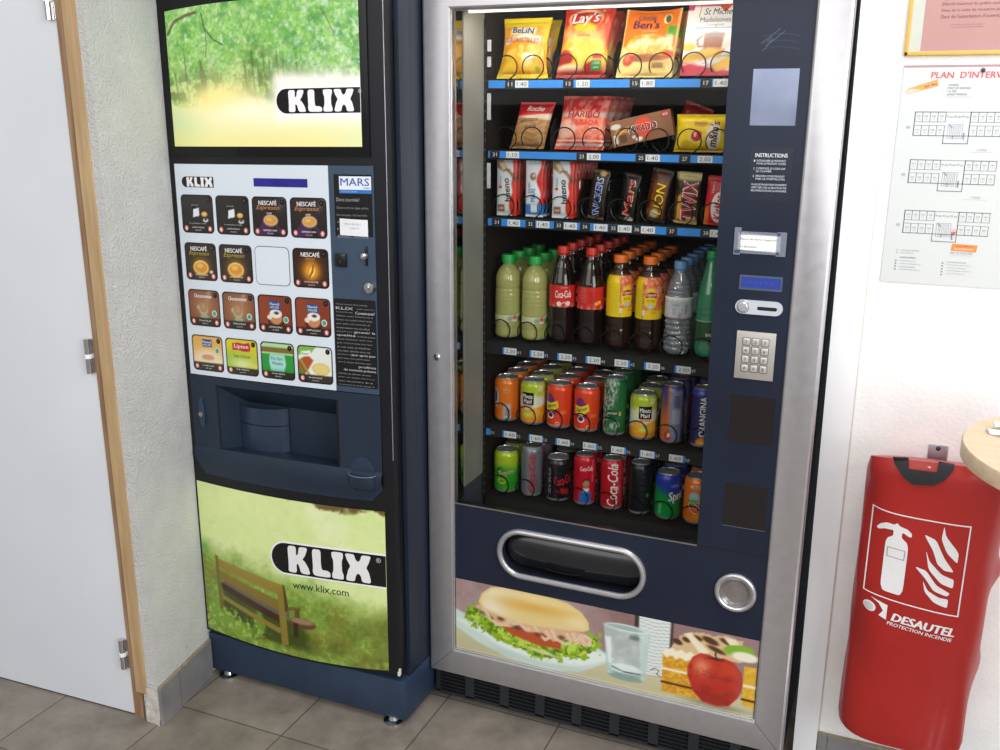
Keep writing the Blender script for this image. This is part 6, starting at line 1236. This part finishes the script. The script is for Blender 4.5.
# ================================================================== RIGHT WALL
# framed notice, intervention plan, bracket, extinguisher cover, table
SW_ = planeY(.1175)
nx0, nx1, nz0, nz1 = .990, 1.36, 1.622, 1.90
nt2 = thing('framed_notice', 'dusty pink typed notice in a thin yellow frame, high on the right wall', 'notice', (1.17, .118, 1.622))
mb = MB()
for b_ in ((nx0, nx1, nz0, nz0 + .007), (nx0, nx1, nz1 - .007, nz1), (nx0, nx0 + .0065, nz0, nz1), (nx1 - .0065, nx1, nz0, nz1)): mb.box(b_[0], b_[1], .108, .1193, b_[2], b_[3], bev=.001)
build('frame', mb, mat('yellow_frame', 'e8b54a', .4, noise=.04), nt2)
build('mount', MB().box(nx0 + .006, nx1 - .006, .1135, .1175, nz0 + .006, nz1 - .006), mat('mount_board', 'c3c7bd', .5, noise=.02), nt2)
SN = planeY(.1134); mb = MB(); X, Z = np.meshgrid(np.linspace(1.018, 1.355, 30), np.linspace(1.630, 1.89, 24)); c = Cv(X, Z, 'b98c84'); c.bl(c.n(5, 3, 4) * .4, 'a97a7a'); c.bl(ss(.55, .7, c.n(4, 9, 3)) * .35, 'e2c2bc'); c.bl(ss(1.66, 1.63, Z) * .35, 'b48a9a')
mb.grid(np.stack([X, np.full(X.shape, .1132), Z], -1), c.img)
for t, z, w in (('Type :', 1.7225, .016), ('Effectif maximal du public autorisé', 1.7130, .112), ('Date de la visite de réception par la Commission', 1.7020, .150), ('Date de l’autorisation d’ouverture', 1.6915, .108)): mb.text(SN, t, 1.0475, z, .0062, w, '6f4654', .012, off=.0006, align='L')
for k, z in enumerate((1.6765, 1.672)): mb.text(SN, 'Le présent avis doit être affiché', 1.066, z, .0034, .056, 'a37a84', 0, off=.0006, align='L')
build('notice_sheet', mb, P_mat, nt2)

plan = thing('wall_plan_sign', 'white evacuation plan with three floor drawings pinned to the right wall', 'plan', (1.19, .118, 1.18))
mb = MB(); px0, px1, pz0, pz1 = .9925, 1.42, 1.1815, 1.6045
mb.box(px0, px1, .1168, .1193, pz0, pz1, 'd3d6d5'); SPn = planeY(.1167)
mb.rect(SPn, px0, px1, 1.6005, 1.6045, 'b48f92', .0003)
mb.text(SPn, "PLAN  D'INTERVENTION", 1.0430, 1.5862, .0118, .185, 'd8595f', .045, .05, align='L')
mb.poly(SPn, [(.9985, 1.5550), (1.0065, 1.562), (1.055, 1.5785), (1.0585, 1.566), (1.008, 1.552)], .0003, 'eda45c'); mb.poly(SPn, [(.9975, 1.5545), (1.008, 1.5515), (1.028, 1.559), (1.010, 1.561)], .0005, 'f3cbb0'); mb.text(SPn, 'Réf. Plan', 1.044, 1.5675, .0045, .022, '5a4a4a', .015, .1, .30)
for i, t in enumerate(('THONON', 'PORT DE GRANGE', '1.6 N2', 'ALEXIS THONON')): mb.text(SPn, t, 1.0745, 1.5678 - .0058 * i, .0038, [.018, .040, .016, .035][i], '6f6f76', .01, align='L')
mb.line(SPn, [(1.071, 1.5455), (1.121, 1.5455)], .0006, 'b5b5ba')
INK = '6f7078'
def fplan(zt, x0, sk, fill):
    """one storey: two rows of rooms left, a stair core, rooms right"""
    L = lambda p, w=.0011, c_=INK: mb.line(SPn, p, w, c_, .0003)
    zr = [zt, zt - .0185, zt - .0255, zt - .0445]; cw = .0137
    X = lambda i: x0 + cw * i
    for sx, n_ in ((0, 4), (7.2, 4)):
        a, b_ = X(sx), X(sx + n_)
        L([(a, zr[0]), (b_, zr[0])], .0014); L([(a, zr[1]), (b_, zr[1])], .0007); L([(a, zr[2]), (b_, zr[2])], .0007); L([(a, zr[3]), (b_, zr[3])], .0014); L([(a, zr[0]), (a, zr[3])], .0014)
        for i in range(n_ + 1):
            L([(X(sx + i), zr[0]), (X(sx + i), zr[1])]); L([(X(sx + i), zr[2]), (X(sx + i), zr[3])])
        for i in range(n_):
            for z in (zt - .0095, zt - .0355): mb.text(SPn, '10%d' % (i + 1), X(sx + i + .5), z + .0018, .0028, .006, '77797f', .01); mb.text(SPn, 'm2', X(sx + i + .5), z - .003, .002, .004, '93959b', .01)
    a, b_ = X(4), X(7.2); L([(a, zr[0]), (b_, zr[0])], .0008); L([(a, zr[3] - .0145), (b_, zr[3] - .0145)], .0014); L([(a, zr[3]), (a, zr[3] - .0145)], .0014); L([(b_, zr[3]), (b_, zr[3] - .0145)], .0014); L([(a, zr[3]), (b_, zr[3])]); L([(X(5.2), zr[3]), (X(5.2), zr[3] - .006)])
    for i in range(6): mb.text(SPn, 'esc', X(4.3 + i * .5), zt - .008 - .001 * (i % 2), .003, .005, '83858b', .01)
    x, z = X(5.4), zt - .036
    for w, h in ((.026, .026), (.018, .020)): L([(x - w / 2, z - h / 2), (x + w / 2, z - h / 2), (x + w / 2, z + h / 2), (x - w / 2, z + h / 2), (x - w / 2, z - h / 2)], .0007, fill)
    for i in range(5): L([(x - .006 + .003 * i, z - .008), (x - .006 + .003 * i, z + .008)], .0006, fill)
    L([(X(4.6), zt - .024), (X(5), zt - .029)], .0016, fill); L([(X(6.6), zt - .040), (X(6.6), zt - .05)], .003, fill)
    mb.ell(SPn, x0 - .010, zt - .029, .0045, .0035, 'b9bfcf', .0002); mb.text(SPn, 'niv', x0 - .010, zt - .029, .003, .006, '9aa0b4')
fplan(1.5175, 1.0225, 0, '8f97b4'); fplan(1.4265, 1.0235, 1, '86868e'); fplan(1.3275, 1.0245, 2, '86868e')
for t, x, z in (('2° ETAGE', 1.148, 1.4475), ('1° ETAGE', 1.148, 1.357), ('REZ DE CHAUSSEE', 1.137, 1.2475)): mb.text(SPn, t, x, z, .004, .017 if '°' in t else .040, '9a9ba0'); mb.line(SPn, [(x - .020, z - .0045), (x + .020, z - .0045)], .0005, 'b5b5ba')
mb.poly(SPn, [(1.1165, 1.2515), (1.1625, 1.2505), (1.1635, 1.2645), (1.1175, 1.2655)], .0003, 'ee8b46'); mb.text(SPn, 'Vous êtes ici', 1.140, 1.2615, .0032, .030, '9a4a22', .01); mb.text(SPn, 'Rassemblement', 1.140, 1.2560, .004, .034, 'f8e2d0', .02)
mb.ell(SPn, 1.1185, 1.2895, .0042, .0048, 'eab0b4', .0004); mb.poly(SPn, [(1.1155, 1.2885), (1.1215, 1.2885), (1.1185, 1.2805)], .0006, 'c8404c'); mb.poly(SPn, [(1.114, 1.274), (1.117, 1.2765), (1.117, 1.2725)], .0006, '3a3a3e')
for i, t in enumerate(('EXTINCTEUR A POUDRE', 'EXTINCTEUR CO2')): mb.text(SPn, t, 1.025, 1.2475 - .0052 * i, .0028, .034 - .01 * i, 'a0a0a4', 0, align='L'); mb.rect(SPn, 1.017, 1.0195, 1.2465 - .0052 * i, 1.249 - .0052 * i, 'a8a8ac', .0003)
mb.text(SPn, 'LEGENDE GENERALE', 1.025, 1.233, .003, .030, '77777c', .02, align='L')
for cx_, n_ in ((1.025, 4), (1.112, 5)):
    for i in range(n_): mb.text(SPn, 'commande désenfumage coupure générale'[: 16 + 5 * ((i * 3 + n_) % 5)], cx_, 1.226 - .0058 * i + (.003 if n_ == 5 else 0), .0028, .030 + .005 * ((i * 2 + n_) % 4), '97979c', 0, align='L'); mb.rect(SPn, cx_ - .0085, cx_ - .0055, 1.2247 - .0058 * i, 1.2273 - .0058 * i, '77777c', .0003)
build('plan_sheet', mb, P_mat, plan)
build('push_pin', MB().lathe([(0, 0), (.0042, 0), (.0036, .004), (0, .005)], 16, (1.1320, .1168, 1.5945), axis='y'), mat('pin_blue', '3d3f55', .3), plan)

br_ = tag(build('wall_mount_bracket', MB().box(1.1235, 1.1615, .1155, .1193, .800, .8455, bev=.001), mat('zinc', 'b4bac4', .35, .8, noise=.04)), 'small zinc bracket with a screw above the red extinguisher cover', 'bracket')
build('screw', MB().lathe([(0, 0), (.005, 0), (.004, .002), (0, .003)], 14, (1.1425, .1156, .8385), axis='y'), mat('screw_dark', '5a5c62', .3, 1.), br_)

# red vinyl extinguisher cover
EA, EB, ECX, ECY = .1315, .095, 1.1415, .0195
def ext_ab(t):
    z = .236 + t * .634; a = EA * (1 - .02 * math.sin(PI * t)) * (1 - .06 * (1 - t)) ; b = EB * (1 - .03 * t)
    if t > .93: q = (t - .93) / .07; a *= 1 - .03 * q ** 2; b *= 1 - .10 * q ** 2
    if t < .02: a *= .985; b *= .985
    return z, a, b
NE = 2.8
def ext_pt(th, t):
    z, a, b = ext_ab(t); s, c = math.sin(th), math.cos(th); r = (abs(s) ** NE + abs(c) ** NE) ** (-1 / NE)
    k = .0035 * math.sin(9 * t + 2.2 * th + 1) * math.sin(5 * th + 6 * t) * (1 - math.cos(th) ** 4 * .7) + .0045 * math.exp(-((th + 1.0) / .35) ** 2) * math.sin(13 * t + .5)
    if th > .7: k += .016 * math.exp(-((th - 1.65) / .35) ** 2) * math.exp(-((t - .62) / .05) ** 2) + .010 * math.exp(-((th - 1.65) / .3) ** 2) * math.exp(-((t - .30) / .06) ** 2)
    y = min(.1185, ECY - (b * r + k * .4) * c)
    return (ECX - .06 * (1 - t) * EA + (a * r + k) * s, y, z - (.30 * (y - ECY + EB) + .012 * (s * .6 - .1) ** 2) * ss(.86, 1, t))
TH = np.linspace(-PI, PI, 73)[:-1]; TT = np.concatenate([[0, .006], np.linspace(.02, .93, 44), np.linspace(.945, 1, 7)])
P = np.array([[ext_pt(th, t) for th in TH] for t in TT]); mb = MB(); n = len(TH); m = len(TT)
R1 = P[-1] * .75 + P[-1].mean(0) * .25 + np.array([0, 0, .003]); R2 = P[-1] * .4 + P[-1].mean(0) * .6 + np.array([0, 0, .004])
V = np.concatenate([P, R1[None], R2[None]]).reshape(-1, 3); m2 = m + 2
f = [(i * n + j, i * n + (j + 1) % n, (i + 1) * n + (j + 1) % n, (i + 1) * n + j) for i in range(m2 - 1) for j in range(n)] + [tuple((m2 - 1) * n + j for j in range(n)), tuple(range(n))[::-1]]
m_vinyl = mat('red_vinyl', 'b3231d', .42, noise=.04, scale=5, bump=.25, bscale=26, color2='a51d19', coat=.08)
ext = thing('extinguisher_cover', 'red vinyl fire extinguisher cover with white pictogram hanging on the wall', 'fire extinguisher cover', (1.134, .02, .236))
body = build('cover_body', MB().add(V, f), m_vinyl, ext, sharp=60)
from mathutils.bvhtree import BVHTree
BV = BVHTree.FromPolygons([tuple(p) for p in V], f)
def SE0(u, v, off):
    """the point of the cover's front straight behind (u, v)"""
    u = np.asarray(u, float); v = np.asarray(v, float); out = np.zeros(u.shape + (3,))
    for i in np.ndindex(u.shape):
        h = BV.ray_cast(Vector((u[i], -1, v[i])), Vector((0, 1, 0)))[0]; out[i] = (u[i], (h.y if h else -.06) - off - .0004, v[i])
    return out
def SE(u, v, off):
    # the print sits slightly askew on the soft cover
    t = np.clip((np.asarray(v, float) - .5645) / .1855, -.4, 1); return SE0(u, np.asarray(v, float) + .008 - .005 * t - (.09 - .063 * t) * (np.asarray(u, float) - 1.03), off)
def chaikin(p):
    for _ in range(2): p = [((1 - t) * a[0] + t * b[0], (1 - t) * a[1] + t * b[1]) for a, b in zip(p, p[1:] + p[:1]) for t in (.12, .88)]
    return p
mb = MB(.006); W = 'f3f1f2'
fx0, fx1, fz0, fz1 = 1.0300, 1.2070, .5645, .7500
dens = lambda a, b_, n_: [(a[0] + (b_[0] - a[0]) * t, a[1] + (b_[1] - a[1]) * t) for t in np.linspace(0, 1, n_)]
for a, b_ in (((fx0, fz0), (fx1, fz0)), ((fx1, fz0), (fx1, fz1)), ((fx1, fz1), (fx0, fz1)), ((fx0, fz1), (fx0, fz0))): mb.line(SE, dens(a, b_, 24), .0026, W, .0014)
kx_ = lambda p: (fx0 + p[0] * (fx1 - fx0), fz0 + p[1] * (fz1 - fz0))
bodyp = [(.17, .08), (.41, .08), (.41, .64), (.39, .70), (.33, .745), (.33, .80), (.35, .80), (.40, .775), (.43, .775), (.43, .815), (.38, .855), (.30, .87), (.27, .90), (.24, .875), (.16, .875), (.10, .84), (.06, .785), (.08, .765), (.15, .80), (.24, .81), (.24, .745), (.19, .71), (.17, .66)]
mb.poly(SE, [kx_(p) for p in chaikin(bodyp)], .0009, W)
mb.line(SE, [kx_(p) for p in ((.20, .50), (.38, .50), (.38, .605), (.20, .605))], .0013, '8d8a8c', .0028, True)
for fl in ([(.74, .97), (.77, .86), (.92, .70), (.92, .58), (.80, .68), (.73, .82)], [(.55, .84), (.68, .80), (.78, .62), (.90, .48), (.80, .48), (.72, .54), (.66, .68)], [(.59, .67), (.64, .55), (.78, .43), (.91, .40), (.91, .30), (.78, .33), (.64, .46)], [(.50, .46), (.62, .44), (.74, .30), (.89, .24), (.86, .20), (.72, .23), (.62, .35)], [(.60, .32), (.66, .22), (.78, .17), (.88, .17), (.88, .07), (.74, .10), (.63, .20)]): mb.poly(SE, [kx_(p) for p in chaikin(fl)], .0009, W)
# maker's mark and name
mb.ell(SE, 1.0445, .5335, .0125, .0115, W, .0006, 20); mb.ell(SE, 1.0425, .5325, .0095, .0085, 'd9d2d4', .0009, 18)
mb.poly(SE, [(1.046, .5555), (1.0785, .5500), (1.0785, .5175), (1.0635, .5215), (1.071, .5345), (1.062, .5475)], .0006, W, 1)
mb.text(SE, 'DESAUTEL', 1.1465, .5285, .0175, .1165, W, .13, .25, .0, off=.0008); mb.text(SE, 'PROTECTION INCENDIE', 1.1420, .5125, .0076, .1220, W, .05, .2, off=.0008)
build('pictogram', mb, P_gloss, body)
# folded handle strap: a U of webbing lying on the front from the top edge
def strap_pt(u, v, off):
    u = np.asarray(u, float); v = np.asarray(v, float); o = SE(u, np.minimum(v, .868), off); over_ = np.maximum(0, v - .868); o[..., 1] += over_ * .9; o[..., 2] += over_ * .35; return o
mb = MB(.005); ring_ = [(1.0545, .8660), (1.0590, .853), (1.0795, .829), (1.0955, .8195), (1.1310, .8235), (1.1490, .836), (1.1640, .859), (1.1640, .868), (1.1360, .8690), (1.1350, .8500), (1.0850, .8480), (1.0830, .8690)]
mb.poly(SE0, ring_, .004, 'ffffff'); mb.poly(SE0, ring_, .0012, 'ffffff')
build('hanging_strap', mb, mat('black_webbing', '27262a', .7, noise=.06, scale=200), ext)

# round table at the right with a folded napkin
tab = thing('bistro_table', 'round high table with light wood top at the right edge', 'table', (1.402, -.330, 0))
mb = MB().lathe([(0, .972), (.248, .972), (.2515, .9745), (.2515, .9965), (.2495, 1.0), (0, 1.0)], 96, (1.402, -.330, 0))
def tabletop_mat():
    m = mat('light_oak', 'd6c0a2', .42, noise=.03, scale=7, stretch=(.6, 9, 9), color2='c9b08e'); return m
build('table_top', mb, tabletop_mat(), tab)
build('pole', MB().lathe([(.035, .018), (.032, .03), (.032, .9715), (.08, .9715)], 32, (1.402, -.330, 0)), m_chrome, tab)
build('base', MB().lathe([(0, .0005), (.19, .0005), (.19, .006), (.06, .018), (0, .019)], 48, (1.402, -.330, 0)), m_chrome, tab)
mb = MB(); rnd = random.Random(12)
for k, (x, y, r_, L, w) in enumerate(((1.191, -.274, .25, .11, .045), (1.201, -.250, .10, .10, .040))):
    P = []
    for i in range(9):
        t = i / 8; row = []
        for j in range(5):
            s = j / 4 - .5; row.append((x + math.cos(r_) * t * L - math.sin(r_) * s * w * (1 - .45 * (t < .15)), y - math.sin(r_) * t * L + math.cos(r_) * s * w * (1 - .45 * (t < .15)), 1.0015 + .006 * k + .005 * math.cos(s * PI) + .0015 * math.sin(t * 7 + k)))
        P.append(row)
    P = np.array(P); mb.grid(P); Q = P.copy(); Q[..., 2] = 1.0008 + .006 * k; mb.grid(Q[:, ::-1])
tag(build('paper_napkin', mb, mat('napkin_white', 'f6f6f4', .8, noise=.02)), 'crumpled white paper napkin lying on the light wood table top', 'napkin')

# ================================================================== CAMERA, LIGHT
cam = bpy.data.cameras.new('camera'); co = bpy.data.objects.new('camera', cam); COL.objects.link(co)
co.location = (1.026, -1.9783, 1.501); co.rotation_euler = (1.3064, -.0075, .4001); cam.sensor_width = 36; cam.lens = 951.5 / 1000 * 36; cam.clip_start = .05
bpy.context.scene.camera = co
def area(name, loc, tgt, sx, sy, power, col=(1, 1, 1)):
    l = bpy.data.lights.new(name, 'AREA'); l.shape = 'RECTANGLE'; l.size = sx; l.size_y = sy; l.energy = power; l.color = col
    o = bpy.data.objects.new(name, l); COL.objects.link(o); o.location = loc; o.rotation_euler = (Vector(tgt) - Vector(loc)).to_track_quat('-Z', 'Y').to_euler(); return o
area('window_light', (3.0, -2.4, 1.9), (.3, .1, .9), 1.6, 1.8, 66, (.95, .98, 1.))
area('ceiling_light', (1.25, -.75, 2.65), (1.15, -.40, 0), .5, 1.2, 20, (1, .99, .97))
area('room_light', (-.4, -3.2, 2.3), (0, 0, .8), 2.4, 1.6, 30, (1, .98, .95))
fl_ = bpy.data.lights.new('camera_flash', 'POINT'); fl_.energy = 13; fl_.shadow_soft_size = .03; fo = bpy.data.objects.new('camera_flash', fl_); COL.objects.link(fo); fo.location = (1.05, -1.99, 1.575)
area('cabinet_lamp', (.37, .050, 1.712), (.37, .30, 1.50), .54, .02, .95, (1, .95, .84))
w = bpy.data.worlds.new('room_ambient'); bpy.context.scene.world = w; w.use_nodes = True; nt = w.node_tree; bg = nt.nodes['Background']
tc = nd(nt, 'ShaderNodeTexCoord'); sx = nd(nt, 'ShaderNodeSeparateXYZ'); nt.links.new(tc.outputs['Generated'], sx.inputs[0]); cr = nd(nt, 'ShaderNodeValToRGB')
cr.color_ramp.elements[0].color = (.22, .205, .19, 1); cr.color_ramp.elements[1].color = (.95, .97, 1, 1); mr = nd(nt, 'ShaderNodeMapRange'); mr.inputs['From Min'].default_value = -1; nt.links.new(sx.outputs['Z'], mr.inputs['Value']); nt.links.new(mr.outputs[0], cr.inputs['Fac']); nt.links.new(cr.outputs['Color'], bg.inputs['Color']); bg.inputs['Strength'].default_value = .62
sc = bpy.context.scene; sc.view_settings.view_transform = 'Standard'; sc.view_settings.look = 'None'; sc.view_settings.exposure = 0.
